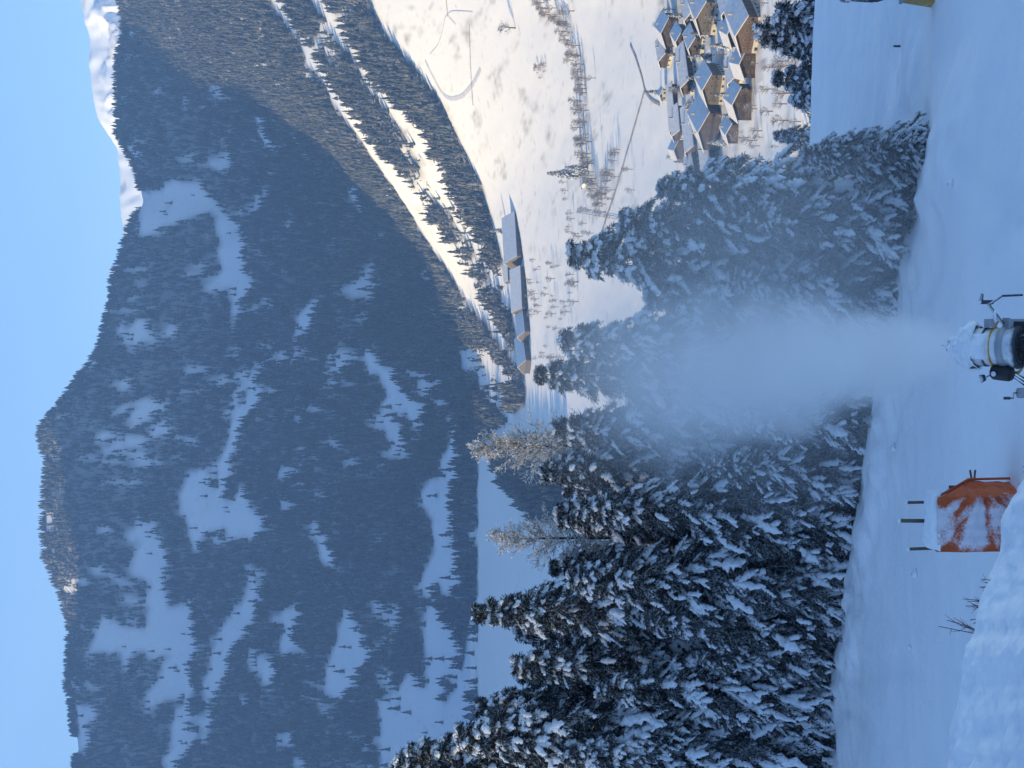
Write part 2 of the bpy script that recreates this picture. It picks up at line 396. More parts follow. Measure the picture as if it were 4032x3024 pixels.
# --- unseen mountain added on the left, ridge shaped to shade slope and valley side
HY = np.array([-1500, -800, -540, -480, -416, -300, -158, -50, 187, 516, 800, 1100, 1750, 1850, 2000, 2200, 2350, 2600, 2891, 3196, 3400, 3455, 3500, 3640, 3720, 3780, 4000, 4400, 5200], float)
HZ = np.array([760, 740, 668, 627, 612, 570, 525, 490, 440, 402, 380, 384, 394, 420, 500, 690, 850, 1010, 1170, 1450, 1460, 1420, 1130, 1085, 1120, 1130, 1100, 1250, 1000], float)
cy = np.linspace(-1500, 5200, 420); ch = np.interp(cy, HY, HZ)
foot = -np.maximum(1000, .31 * cy + 60)
rows = []
for f in np.linspace(0, 1, 9): rows.append(np.c_[foot + (-2000 - foot) * f, cy, -245 + (ch + 245) * (f ** 1.15)])
for f in np.linspace(.2, 1, 5): rows.append(np.c_[np.full(420, -2000 - 1500 * f), cy, ch * (1 - f) - 245 * f])
cv = np.stack(rows)
tag(obj('shade_mountain', mesh('shade_mountain', cv.reshape(-1, 3), grid_faces(14, 420)[:, ::-1], True, np.full((14 * 420, 3), .35)), m_land), 'unseen mountain flank added outside the picture to shade the slope', kind='structure')

# --- distant snow peaks behind the right shoulder
pk_u = np.array([300, 430, 465, 485, 497, 508, 520, 537, 560, 590, 615, 640, 660, 685, 722, 749, 768, 850, 1000, 1150], float)
pk_v = np.array([190, 150, 122, 112, 108, 116, 122, 121, 118, 117, 114, 99, 92, 88, 88, 81, 76, 55, 70, 90], float)
PU = np.arange(300, 900.1, 3.0); PYs = np.linspace(6600, 9600, 90)
pc = (PU - 384) / FPX; crest = rz(np.interp(PU, pk_u, pk_v)) * 8600
PX = pc[:, None] * PYs[None]; PY2 = np.broadcast_to(PYs, PX.shape)
fall = np.where(PY2 < 8600, (8600 - PY2) * .62, (PY2 - 8600) * .55)
rdg = 1 - np.abs(fbm(PX / 300 + .3 * fbm(PX / 300, PY2 / 300, 4, 3), PY2 / 620, 61, 6, .58))
PZ = crest[:, None] - fall + np.clip(np.abs(PY2 - 8600) / 700, 0.05, 1) * 620 * (rdg - .8)
PZ = np.maximum(PZ, -240)
tag(obj('snow_peaks', mesh('snow_peaks', np.stack([PX, PY2, PZ], -1).reshape(-1, 3), grid_faces(*PX.shape)[:, ::-1], True), mat('peak_snow', (.82, .84, .87), .8, noise=(.006, (.5, .5, .52), .58, .68))), 'bare white peaks beyond the right shoulder', kind='structure')

# ------------------------------------------------------------------ the woods on the far slopes
def conifer_arrays(n_tier=3, n=6, seed=0, broad=.17):
    r = np.random.default_rng(seed); V = []; F = []
    for k in range(n_tier):
        top = 1 - k / n_tier * .78; z0 = max(0.03, top - (.50 if k else .42)); rad = broad * (.42 + .58 * (k + 1) / n_tier)
        b = len(V); V.append((0, 0, top))
        off = r.random() * 6
        for j in range(n):
            a = off + j * 2 * np.pi / n; rr = rad * r.uniform(.65, 1.3); V.append((rr * np.cos(a), rr * np.sin(a), z0 + r.uniform(-.05, .05)))
        for j in range(n): F.append((b, b + 1 + j, b + 1 + (j + 1) % n))
    return np.array(V), np.array(F)
def broad_arrays(seed=0):
    r = np.random.default_rng(seed); V = []; F = []
    for _ in range(9):
        c = np.array([r.normal(0, .13), r.normal(0, .13), r.uniform(.25, .85)]); b = len(V)
        p = c + r.normal(0, 1, (4, 3)) * np.array([.10, .10, .16])
        V += [tuple(q) for q in p]; F += [(b, b + 1, b + 2), (b, b + 2, b + 3)]
    return np.array(V), np.array(F)
PROTO = [conifer_arrays(3, 6, s) for s in range(5)] + [conifer_arrays(2, 6, 9, .2), broad_arrays(2), broad_arrays(3)]
N = 160000
yy = np.sqrt(rng.uniform(1450**2, 4180**2, N)); cc = rng.uniform(-.285, .30, N); xx = cc * yy
keep = rng.random(N) < wood_density(xx, yy, ground(xx, yy)) * .62 * np.interp(yy, [2000, 2600, 3600], [1.25, .9, .62])
xx, yy = xx[keep], yy[keep]; zz = ground(xx, yy); N = len(xx)
uu, vv = uv_of(xx, yy, zz)
lit_side = (xx / yy > .0)
kind = rng.integers(0, 5, N); kind[rng.random(N) < .12] = 5
Xs, Ys = sheet(xx, yy, zz)
dec = (lit_side & (yy < 2480) & (rng.random(N) < np.interp(uu, [380, 520, 640, 768], [.9, .6, .25, .15])))
kind[dec] = rng.integers(6, 8, dec.sum())
hh = np.where(dec, rng.uniform(9, 17, N), rng.uniform(13, 27, N)) * np.interp(yy, [2000, 4100], [.95, .9])
base = np.array([[.015, .023, .028], [.022, .029, .032], [.032, .034, .036], [.075, .070, .069]])[rng.choice(4, N, p=[.45, .3, .13, .12])] * rng.uniform(.7, 1.3, (N, 1)) * (1 + .7 * fbm(xx / 120, yy / 300, 66, 4))[:, None]
base[dec] = np.array([.115, .115, .122]) * rng.uniform(.7, 1.3, (dec.sum(), 1))
inview = (uu > 4) & (uu < 764)
order = np.argsort(np.where(inview & lit_side & (yy < 2500), yy, 1e9))
indiv = np.zeros(N, bool); order = order[kind[order] < 6]; indiv[order[:110]] = True
Vs, Fs, Cs = [], [], []; nv = 0
for k, (pv, pf) in enumerate(PROTO):
    ids = np.where((kind == k) & ~indiv)[0]
    if not len(ids): continue
    a = rng.uniform(0, 6.28, len(ids)); h = hh[ids]; w = h * rng.uniform(.8, 1.25, len(ids))
    ca, sa = np.cos(a)[:, None], np.sin(a)[:, None]
    V = np.stack([(pv[:, 0] * ca - pv[:, 1] * sa) * w[:, None] + xx[ids, None], (pv[:, 0] * sa + pv[:, 1] * ca) * w[:, None] + yy[ids, None], pv[:, 2] * h[:, None] + zz[ids, None] - .4], -1)
    Vs.append(V.reshape(-1, 3)); Fs.append((pf[None] + (np.arange(len(ids)) * len(pv))[:, None, None]).reshape(-1, 3) + nv); nv += len(ids) * len(pv)
    Cs.append(np.repeat(base[ids], len(pv), 0))
tag(obj('mountain_forest', mesh('mountain_forest', np.vstack(Vs), np.vstack(Fs), False, np.vstack(Cs)), m_far), 'dense conifer forest with snowy clearings covering the mountain', kind='stuff')
pm = {}
for i in np.where(indiv)[0]:
    key = (int(kind[i]), int(rng.integers(0, 3)))
    if key not in pm:
        pv, pf = PROTO[key[0]]
        if key[0] < 6: pv, pf = conifer_arrays(5, 8, 40 + key[0] * 3 + key[1], .16)
        pm[key] = mesh('far_tree', pv, pf, False, np.broadcast_to(base[i], pv.shape)); pm[key].materials.append(m_far)
    d_ = key[0] >= 6
    o = obj('bare_tree' if d_ else 'far_conifer', pm[key])
    o.location = (xx[i], yy[i], zz[i] - .4); o.scale = (hh[i], hh[i], hh[i]); o.rotation_euler = (0, 0, rng.uniform(0, 6.28))
    tag(o, 'bare grey broadleaf tree in the sunlit wood band edging the white field' if d_ else 'grey frosted conifer in the sunlit wood band edging the white field', 'tree', 'bare trees of the sunlit wood band' if d_ else 'conifers of the sunlit wood band')
print('far trees', N, 'tris', sum(len(f) for f in Fs))

# ------------------------------------------------------------------ near slope
def edge_y(x): return 45.5 + .35 * x                     # where the groomed run ends and a lower bank begins
def near_z(x, y):
    x = np.asarray(x, float); y = np.asarray(y, float)
    z = -8.2 - .2 * y
    z = z - .03 * np.clip(x, 0, 40)
    t = np.clip((y - edge_y(x)) / 3.0, 0, 1); t = t * t * (3 - 2 * t)
    right = np.clip((x - 5.5) / 3, 0, 1)
    z = z - right * .9 * t + right * .035 * np.clip(y - edge_y(x), 0, 26)
    over = np.clip(y - np.where(x > 4, 73, 67), 0, 200)
    z = z - over ** 1.35 * .16
    # ridges of pushed snow along the foot of the wood
    line = 65 - (x + 16) * 1.02
    dl = (y - line)
    bump = np.exp(-.5 * ((dl + 3) / 2.2) ** 2) * (.18 + .35 * vn(x * .8, y * .8, 3) + .22 * vn(x * 2.4, y * 2.4, 4))
    z = z + bump * np.clip((9 - x) / 4, 0, 1)
    # groomer and ski tracks along the run
    q = y - .35 * x
    z = z + .07 * fbm(q * .8, x * .06, 71, 3) + .10 * fbm(x / 9, y / 5, 72, 3) + .035 * fbm(x * 1.5, y * 1.5, 73, 3)
    for k in range(13):                                   # ski tracks curving down the run
        c = -16 + 3.1 * k + 2.2 * np.sin(y * (.10 + .012 * k) + k * 1.7) + (.12 * (k % 5) - .2) * (y - 40)
        for o_ in (0, .42): z = z - .045 * np.exp(-.5 * ((x - c - o_) / .13) ** 2) * np.clip((dl < -5) * 1.0, 0, 1)
    z = z + right * (.14 * fbm(q * .5, x * .10, 75, 3) + .10 * fbm(x * .35, y * .5, 76, 3)) * np.exp(-.5 * ((y - edge_y(x)) / 6) ** 2) * 2
    return z
gx = np.concatenate([np.arange(-42, -20, .4), np.arange(-20, 26, .2), np.arange(26, 60, .5)])
gy = np.concatenate([np.arange(9, 24, .4), np.arange(24, 76, .2), np.arange(76, 112, .6)])
GX, GY = np.meshgrid(gx, gy, indexing='ij')
tag(obj('snow_slope', mesh('snow_slope', np.stack([GX, GY, near_z(GX, GY)], -1).reshape(-1, 3), grid_faces(*GX.shape)[:, ::-1], True), m_piste), 'groomed blue-shaded snow run with faint tracks', kind='structure')

# lumpy bank close to the camera
bu = np.array([-160, -60, 0, 50, 111, 189, 219, 263, 280, 310, 360, 460], float)
bv = np.array([940, 946, 950, 954, 963, 986, 1002, 1012, 1021, 1040, 1080, 1150], float)
BU = np.arange(-160, 440, 2.0); BY = np.concatenate([np.linspace(3, 12, 30), np.arange(12.06, 19.0, .055), np.linspace(19.1, 25, 40)])
CRY = 18.0 + .5 * fbm(BU / 40, BU * 0, 5, 3)
cz = rz(np.interp(BU, bu, bv)) * CRY
bxx = ((BU - 384) / FPX / (cp - .29 * sp))[:, None] * BY[None]; byy = np.broadcast_to(BY, bxx.shape)
dz = byy - CRY[:, None]
bz = cz[:, None] - np.where(dz < 0, dz * .25, dz * .30 + np.clip(dz, 0, None) ** 2 * .16)
lump = .13 * fbm(bxx * .9, byy * .8, 81, 4) + .12 * np.clip(fbm(bxx * 1.3 + 4, byy * .9, 82, 3), 0, 1) - .22 * np.clip(fbm(bxx * .8 + byy * .5, byy * 1.1 - bxx * .3, 85, 3) - .12, 0, 1) + .06 * fbm(bxx * 4, byy * 4, 83, 3)
bz = bz + lump * np.clip(1.2 - np.clip(dz, 0, 3) * .5, .2, 1)
tag(obj('snow_bank', mesh('snow_bank', np.stack([bxx, byy, bz], -1).reshape(-1, 3), grid_faces(*bxx.shape)[:, ::-1], True), m_snow), 'lumpy trodden snow bank in the near corner', kind='structure')
def bank_z(x, y):
    i = int(np.clip((x / y * FPX * (cp - .29 * sp) + 384 - BU[0]) / 2, 0, len(BU) - 1)); j = int(np.argmin(np.abs(BY - y)))
    return float(bz[i, j])

# ------------------------------------------------------------------ haze
def vol(name, color, dens, aniso=0.0):
    m = bpy.data.materials.new(name); m.use_nodes = True; t = m.node_tree
    t.nodes.remove(t.nodes['Principled BSDF'])
    v = t.nodes.new('ShaderNodeVolumePrincipled'); v.inputs['Color'].default_value = (*color, 1)
    v.inputs['Density'].default_value = dens; v.inputs['Anisotropy'].default_value = aniso
    t.links.new(v.outputs[0], t.nodes['Material Output'].inputs['Volume'])
    return m, t, v
m_haze, _, _ = vol('haze_air', (.30, .56, 1.0), HAZE, .2)
hz = MB().box((-200, 4000, (1620 - 262) / 2), (7400, 11600, 1620 + 262)).build('haze', m_haze)
print('z range', min(Z.min(), PZ.min(), cv[..., 2].min()), max(Z.max(), PZ.max(), cv[..., 2].max()))
tag(hz, 'thin blue winter haze filling the valley', kind='stuff')

# ------------------------------------------------------------------ snow-laden spruces of the near wood
def bez(p0, d0, L, droop, n, wig=0.0, r=None):
    t = np.linspace(0, 1, n)[:, None]
    p = np.array(p0) + np.array(d0) * L * t + np.array([0, 0, -1.]) * droop * L * t ** 2
    if wig: p = p + r.normal(0, wig * L, (1, 3)) * np.sin(t * 3.1)
    return p
def pad(curve, wid, thick, r, n=7):
    """a cushion of snow lying along a curve: flat below, rounded and lumpy above"""
    m0 = len(curve); m = max(9, int(2.2 * m0)); tq = np.linspace(0, m0 - 1.001, m); iq = tq.astype(int); fq = (tq - iq)[:, None]
    curve = curve[iq] * (1 - fq) + curve[iq + 1] * fq; t = np.linspace(0, 1, m)
    T = np.gradient(curve, axis=0); T /= np.linalg.norm(T, axis=1)[:, None] + 1e-9
    A = np.cross(T, [0, 0, 1.]); A /= np.linalg.norm(A, axis=1)[:, None] + 1e-6
    U = np.cross(A, T)
    pr = (np.sin(np.pi * np.clip(t * .93 + .06, 0, 1)) ** .38) * r.uniform(.72, 1.15, m) * np.where(np.arange(m) % 2, .78, 1.12)
    curve = curve + r.normal(0, wid * .12, curve.shape)
    th = np.arange(n) * 2 * np.pi / n
    k = r.uniform(.72, 1.25, (m, n))
    V = curve[:, None] + (wid * pr)[:, None, None] * k[..., None] * np.cos(th)[None, :, None] * A[:, None] \
        + (thick * pr)[:, None, None] * k[..., None] * (np.where(np.sin(th) > 0, 1.0, .35) * np.sin(th))[None, :, None] * U[:, None] + U[:, None] * thick * .25
    return V.reshape(-1, 3), ring_faces(m, n)
class Acc:
    def __init__(s): s.V = []; s.F = []; s.n = 0
    def add(s, V, F): s.V.append(V); s.F.append(F + s.n); s.n += len(V)
    def mesh(s, name, smooth): return mesh(name, np.vstack(s.V), np.vstack(s.F), smooth)
def blades(acc, pos, d, ln, w, r):
    n = len(pos); d = d / (np.linalg.norm(d, axis=1)[:, None] + 1e-9)
    s = np.cross(d, r.normal(0, 1, (n, 3))); s /= np.linalg.norm(s, axis=1)[:, None] + 1e-9
    w = np.asarray(w).reshape(-1, 1); ln = np.asarray(ln).reshape(-1, 1)
    V = np.stack([pos, pos + d * ln * .45 + s * w, pos + d * ln, pos + d * ln * .5 - s * w], 1).reshape(-1, 3)
    acc.add(V, np.arange(4 * n).reshape(n, 4))
def spruce(seed, H, R, snow=1.0):
    R = R * 1.25
    r = np.random.default_rng(seed)
    leaf, sn, hang, wood = Acc(), Acc(), Acc(), MB()
    wood.tube([(0, 0, -1.2), (0, 0, 0), (.03, .02, H * .5), (0, 0, H * .972)], [.018 * H, .016 * H, .009 * H, .012], 8)
    h = .05 * H; k = 0
    while h < H * .975:
        f = h / H
        nb = int(r.integers(5, 8)) if f < .9 else 4
        off = r.random() * 6.28
        for j in range(nb):
            a = off + j * 6.283 / nb + r.normal(0, .18)
            L = (R * (1 - f) ** .78 + .16) * r.uniform(.7, 1.2)
            el = np.interp(f, [0, .3, .7, .92, 1], [-.50, -.42, -.22, .25, 1.1]) + r.normal(0, .10)
            dr = np.interp(f, [0, .6, .9, 1], [.42, .45, .32, .05]) * r.uniform(.6, 1.35)
            d0 = np.array([math.cos(a) * math.cos(el), math.sin(a) * math.cos(el), math.sin(el)])
            sp_ = bez((0, 0, h + r.normal(0, .04)), d0, L, dr, 9, .02, r)
            wood.tube(sp_[:7:2], np.linspace(.022 + .008 * L, .008, 4), 3, False)
            side = np.array([-math.sin(a), math.cos(a), 0.])
            # twigs: left and right of the limb, hanging
            nt_ = int(6 + 4.2 * L)
            tw = []
            for q in range(nt_):
                s0 = r.uniform(.15, .97); b = sp_[0] + (sp_[-1] - sp_[0]) * 0
                x = s0 * 8; i0 = min(int(x), 7); b = sp_[i0] + (sp_[i0 + 1] - sp_[i0]) * (x - i0)
                tg = sp_[i0 + 1] - sp_[i0]; tg /= np.linalg.norm(tg) + 1e-9
                sg = 1 if q % 2 else -1
                dd = tg * r.uniform(.5, .9) + side * sg * r.uniform(.45, .9) + np.array([0, 0, -r.uniform(0, .35)])
                dd /= np.linalg.norm(dd)
                lt = L * (.46 - .26 * s0) * r.uniform(.7, 1.25) + .10
                tw.append((bez(b, dd, lt, r.uniform(.15, .5), 5), lt))
            tw.append((sp_[4:], L * .5))
            kh = int(5 + 9 * L); xh = r.uniform(1, 7.9, kh); ih = xh.astype(int); ph_ = sp_[ih] + (sp_[ih + 1] - sp_[ih]) * (xh - ih)[:, None] + side * r.normal(0, .09 * L, (kh, 1))
            blades(hang, ph_, np.c_[r.normal(0, .12, (kh, 2)), -np.ones(kh)], r.uniform(.15, .5, kh), r.uniform(.006, .013, kh), r)
            for cv, lt in tw:
                nbk = int(10 + 33 * lt)
                x = r.uniform(0, 1, nbk) * (len(cv) - 1.001); i0 = x.astype(int); fr = (x - i0)[:, None]
                p = cv[i0] * (1 - fr) + cv[i0 + 1] * fr
                tg = cv[i0 + 1] - cv[i0]; tg = tg / (np.linalg.norm(tg, axis=1)[:, None] + 1e-9)
                d = tg * .8 + r.normal(0, .55, (nbk, 3)); d[:, 2] -= r.uniform(0, .9, nbk)
                p = p - np.array([0, 0, 1.]) * r.uniform(0, .10, (nbk, 1))
                blades(leaf, p, d, r.uniform(.10, .26, nbk), r.uniform(.014, .031, nbk), r)
                m2 = nbk // 3; d2 = tg[:m2] * .7 + r.normal(0, .6, (m2, 3)); d2[:, 2] = d2[:, 2] * .4 + .15
                blades(leaf, p[:m2] + np.array([0, 0, .07]), d2, r.uniform(.12, .24, m2), r.uniform(.010, .020, m2), r)
            # snow
            heavy = r.choice([.25, .9, 1.6])
            if r.random() < .74 * snow and f < .985:
                c = sp_[3:] + np.array([0, 0, .03])
                if r.random() < .85:
                    i2 = int(r.integers(0, 3)); c = c[i2:] if L > 1 else c
                    V, F = pad(c, (.05 + .080 * min(L, 2.4)) * r.uniform(.7, 1.35), (.06 + .055 * min(L, 2.2)) * r.uniform(.7, 1.4), r, 9); sn.add(V, F)
                for cv, lt in tw[:-1]:
                    if r.random() < .26 * snow * heavy:
                        i1 = int(r.integers(0, 2))
                        V, F = pad(cv[i1:] + np.array([0, 0, .02]), r.uniform(.07, .15) + .06 * lt, r.uniform(.06, .12) + .04 * lt, r, 8); sn.add(V, F)
        h += np.interp(f, [0, .5, .85, 1], [.66, .56, .36, .22]) * (H / 14) ** .5 * r.uniform(.8, 1.2); k += 1
    return wood.me('trunk'), leaf.mesh('crown', False), sn.mesh('snow_cover', True), hang.mesh('hanging_twigs', False)
def spruce_root(name, label, cat, ms):
    t = thing(name, label, cat)
    obj('trunk', ms[0], m_bark, t); obj('crown', ms[1], m_needle, t)['kind'] = 'stuff'; obj('snow_cover', ms[2], m_treesnow, t)['kind'] = 'stuff'; obj('hanging_twigs', ms[3], m_lichen, t)['kind'] = 'stuff'
    return t
SPR = [spruce(101, 15, 2.5), spruce(102, 13, 2.5, 1.05), spruce(103, 16, 2.7, .9), spruce(104, 11, 2.4, 1.05), spruce(105, 14, 2.8, 1.1)]
SPH = [15, 13, 16, 11, 14]

def bare(seed, H, depth=4, thick=.012, spread=.55, n0=9):
    """leafless tree: trunk with limbs, boughs and twigs"""
    r = np.random.default_rng(seed); trunk, tw = MB(), MB()
    trunk.tube([(0, 0, -.8), (0, 0, 0), (r.normal(0, .02) * H, r.normal(0, .02) * H, H * .55), (r.normal(0, .03) * H, 0, H * .97)], [thick * 1.5 * H, thick * 1.3 * H, thick * .7 * H, thick * .15 * H], 6)
    def grow(p, d, L, rad, k):
        q = p + d * L * .5 + r.normal(0, .05 * L, 3); e = q + (d + np.array([0, 0, .12])) * L * .5
        tw.tube([p, q, e], [rad, rad * .75, rad * .45], 3, False)
        if k == 0: return
        for _ in range(int(r.integers(3, 5))):
            s0 = r.uniform(.3, 1); b = p + (e - p) * s0
            nd = d + r.normal(0, spread, 3); nd[2] += .1; nd /= np.linalg.norm(nd)
            grow(b, nd, L * r.uniform(.45, .65), rad * .55, k - 1)
    for i in range(n0):
        f = r.uniform(.25, .95); a = i * 2.4 + r.normal(0, .3); el = r.uniform(.2, .8)
        d = np.array([math.cos(a) * math.cos(el), math.sin(a) * math.cos(el), math.sin(el)])
        grow(np.array([0, 0, f * H]), d, H * (.34 - .22 * f) * r.uniform(.8, 1.2) + .02 * H, thick * .45 * H, depth - 1)
    return trunk.me('trunk'), tw.me('crown')

def tree_at(u, v_top, y, x_off=0):
    """foot on the ground at distance y below picture column u; height reaches the sight line of v_top"""
    top = P(u, v_top, y); z0 = float(near_z(top.x, y)); return top.x, y, z0 - .15, top.z - z0 + .15
# (column, top, distance, prototype, label)
FRONT = [
 (-26, 352, 67, 2, None), (4, 384, 64, 0, 'tallest snow-laden spruce at the left end of the near wood'),
 (38, 446, 61.5, 4, 'broad snow-heaped spruce second from the left end of the near wood'),
 (66, 470, 64, 2, 'slim snowy spruce third from the left end of the near wood'),
 (18, 560, 60.5, 1, 'low snow-clotted spruce at the foot of the tallest one on the left'),
 (88, 590, 58.8, 3, 'low bushy spruce by the groomed run in front of the slim third spruce'),
 (106, 503, 61, 0, 'snowy spruce in the dip of the skyline left of the leaning forked top'),
 (122, 506, 62.5, 0, 'snowy spruce in the dip of the skyline left of the dark-tipped tall spruce'),
 (143, 530, 61, 4, 'low-topped snowy spruce filling the dip of the skyline beside the dark-tipped one'),
 (196, 545, 61.5, 2, 'snowy spruce between the dark-tipped tall spruce and the sparkling bare tree'),
 (88, 515, 63, 1, 'snowy spruce just right of the slim third spruce on the left'),
 (280, 560, 58, 2, 'snowy spruce close to the left of the sunlit frosted pointed larch'),
 (146, 640, 56.8, 3, 'smallest snow-buried spruce in the left half of the wood edge'),
 (167, 468, 60, 2, 'tall spruce with a dark bare-tipped top above its snow, left of the sparkling bare tree'),
 (196, 560, 56, 4, 'wide snow-padded spruce standing below the sparkling bare tree'),
 (252, 552, 58, 3, 'shorter snowy spruce between the two sunlit frosted tops'),
 (268, 570, 54.5, 0, 'snow-laden spruce straight above the orange-wrapped mats'),
 (296, 535, 57, 1, 'dark spruce left of the sunlit frosted pointed top'),
 (346, 545, 56, 0, 'spruce whose top stands right of the sunlit frosted pointed top'),
 (384, 532, 55, 2, 'spruce directly behind the snow-gun plume'),
 (428, 551, 52, 0, 'misted spruce with a drooping white crest right of the plume'),
 (474, 640, 46.5, 3, 'squat misted spruce in the notch of the skyline right of the plume'),
 (512, 560, 46, 4, 'tallest spruce right of the plume, with a dark forked tip'),
 (545, 610, 44.6, 0, 'snow-draped spruce on the right shoulder of the near wood'),
 (576, 655, 43.5, 1, 'snow-draped spruce stepping down near the right end of the wood'),
 (616, 800, 41.4, 1, 'small spruce second from the right end of the near wood'),
 (618, 868, 40.6, 3, 'smallest spruce at the very right end of the wood edge'),
 (488, 720, 44.2, 4, 'low misted spruce at the foot of the tallest spruce right of the plume'),
 (548, 745, 42.6, 3, 'low snow-hung spruce by the run, below the right shoulder of the wood'),
 (436, 735, 47.5, 1, 'low spruce at the right foot of the plume'),
 (350, 720, 50.5, 3, 'low spruce lost in the mist at the left foot of the plume'),
 (298, 700, 52.8, 1, 'low dark spruce by the run just left of the plume'),
 (236, 690, 54.6, 3, 'low snow-clumped spruce by the run above the posts'),
 (110, 690, 57.6, 4, 'low wide snow-clumped spruce by the run, left half of the wood edge'),
 (50, 700, 59.6, 1, 'low snow-clumped spruce by the run near the left margin'),
 (-8, 690, 61, 3, 'low spruce cut by the left margin of the picture'),
 (180, 715, 55.4, 1, 'low spruce by the run between the two widest snow-clumped ones'),
]
roots = [None] * 5; ntree = 0
for u, vt, y, k, lab in FRONT:
    x, y, z, h = tree_at(u, vt, y)
    lab = lab or 'tall snowy spruce cut off by the left margin of the picture'
    if roots[k] is None:
        roots[k] = spruce_root('spruce', lab, 'tree', SPR[k]); t = roots[k]; t['group'] = 'snow-laden spruces along the run'
        t.location = (x, y, z)
    else: t = dup(roots[k], (x, y, z), label=lab)
    s = h / SPH[k]; w = s if s > .8 else s ** .72
    t.scale = (w, w, s); t.rotation_euler = (rng.normal(0, .02), rng.normal(0, .02), rng.uniform(0, 6.28))
# further trees behind, seen only in the gaps
BACK = [(20, 470, 72), (95, 540, 71), (150, 560, 70), (205, 560, 70), (250, 600, 68), (290, 580, 67), (345, 600, 66), (400, 610, 63), (440, 640, 62), (490, 640, 60), (530, 660, 58), (565, 720, 56), (595, 790, 54), (128, 600, 66), (60, 560, 68), (310, 620, 61), (372, 640, 60), (465, 670, 55)]
for i, (u, vt, y) in enumerate(BACK):
    k = i % 5; x, y, z, h = tree_at(u, vt, y); s = h / SPH[k]
    t = dup(roots[k], (x, y, z), rng.uniform(0, 6.28), (s, s, s), 'shaded snowy spruce in the second rank behind the wood edge', 'second rank of the near wood')
# frosted larches whose tips catch the sun
m_frost = frost(mat('hoar_twig', (.17, .12, .09), .9), -.8, .1, .9, 5, (.86, .84, .82))
def larch(seed, H, R):
    """leafless larch: many short up-swept boughs with hoar-frosted twigs"""
    r = np.random.default_rng(seed); wood, tw = MB(), MB(); fr = Acc()
    wood.tube([(0, 0, -1), (0, 0, 0), (.05, .02, H * .5), (0, 0, H * .97)], [.016 * H, .014 * H, .008 * H, .01], 7)
    h = .25 * H
    while h < H * .985:
        f = h / H
        for j in range(4):
            a = r.uniform(0, 6.28); L = (R * (1 - f) ** .8 + .22) * r.uniform(.55, 1.2); el = np.interp(f, [.25, .8, 1], [.15, .45, 1.1]) + r.normal(0, .15)
            d0 = np.array([math.cos(a) * math.cos(el), math.sin(a) * math.cos(el), math.sin(el)])
            cv = bez((0, 0, h), d0, L, -.12, 7, .03, r); tw.tube(cv, np.linspace(.022, .007, 7), 4, False)
            for q in range(int(6 + 7 * L)):
                i0 = int(r.integers(1, 7)); d = d0 + r.normal(0, .6, 3); d[2] += .15; d /= np.linalg.norm(d)
                c2 = bez(cv[i0], d, L * r.uniform(.12, .35) + .08, .1, 4); tw.tube(c2, np.linspace(.012, .006, 4), 3, False)
                k = 7; p = c2[r.integers(0, 4, k)]; blades(fr, p, d + r.normal(0, .7, (k, 3)), r.uniform(.05, .14, k), r.uniform(.012, .024, k), r)
        h += r.uniform(.12, .22)
    return wood.me('trunk'), tw.me('boughs'), fr.mesh('crown', False)
BR = [larch(11, 14, 3.0), larch(12, 13, 3.4)]
for (u, vt, y, k, lab) in [(321, 471, 61, 0, 'tall frosted pointed larch with its tip glowing in the sun'), (229, 492, 62, 1, 'sparkling bare tree with sunlit frosted twigs above the spruces')]:
    x, y, z, h = tree_at(u, vt, y)
    t = thing('larch', lab, 'tree', (x, y, z), 1.3 * k, 'frosted bare trees of the near wood')
    obj('trunk', BR[k][0], m_bark, t); obj('boughs', BR[k][1], m_frost, t); obj('crown', BR[k][2], m_frost, t)['kind'] = 'stuff'; s = h / (14 - k); t.scale = (s, s, s)
# spruces on the slope beyond the brow, right side
LOWER = [(648, 806, 96, 'dark spruce rising behind the brow beside the right end of the wood'), (690, 770, 112, 'dark pointed spruce behind the brow, middle of the gap on the right'), (672, 785, 104, 'half-hidden dark spruce behind the brow left of the pointed one'),
         (735, 752, 118, 'largest dark spruce behind the brow near the right margin'), (751, 770, 110, 'dark spruce behind the brow at the right margin'), (632, 770, 90, 'snowy spruce top behind the brow touching the wood'), (715, 792, 100, 'lowest dark spruce tip behind the brow')]
for i, (u, vt, y, lab) in enumerate(LOWER):
    top = P(u, vt, y); z0 = float(ground(top.x, y)) if y > 100 else float(near_z(top.x, y)); k = (i * 2) % 5
    h = min(max(top.z - z0, 8), 24); s = h / SPH[k]
    dup(roots[k], (top.x, y, top.z - h), rng.uniform(0, 6.28), (s * 1.1, s * 1.1, s), lab, 'spruces on the slope beyond the brow')

# ------------------------------------------------------------------ village
m_cream = mat('cream_render', (.44, .43, .39), .9, noise=(.8, (.35, .335, .30), .4, .7))
m_timber = mat('dark_timber', (.078, .066, .062), .85, noise=(2.5, (.05, .04, .035), .3, .7))
m_rust = mat('reddish_timber', (.12, .083, .07), .85, noise=(2.5, (.08, .056, .048), .3, .7))
m_grey = mat('weathered_timber', (.135, .125, .118), .9, noise=(2.5, (.085, .08, .075), .3, .7))
m_glass = mat('window_glass', (.03, .035, .04), .15, spec=.6)
m_wframe = mat('white_frame', (.75, .73, .68), .6)
m_bframe = mat('pale_wood_frame', (.24, .19, .145), .8)
m_roofsnow = mat('roof_snow', (.66, .67, .69), .8, noise=(.5, (.52, .53, .55), .4, .7))
m_chim = mat('chimney_stone', (.35, .32, .30), .9)
m_fence = mat('grey_wood', (.17, .14, .115), .9, noise=(6, (.10, .08, .065), .3, .7))
m_metal = mat('grey_metal', (.25, .26, .28), .5, metal=.5)

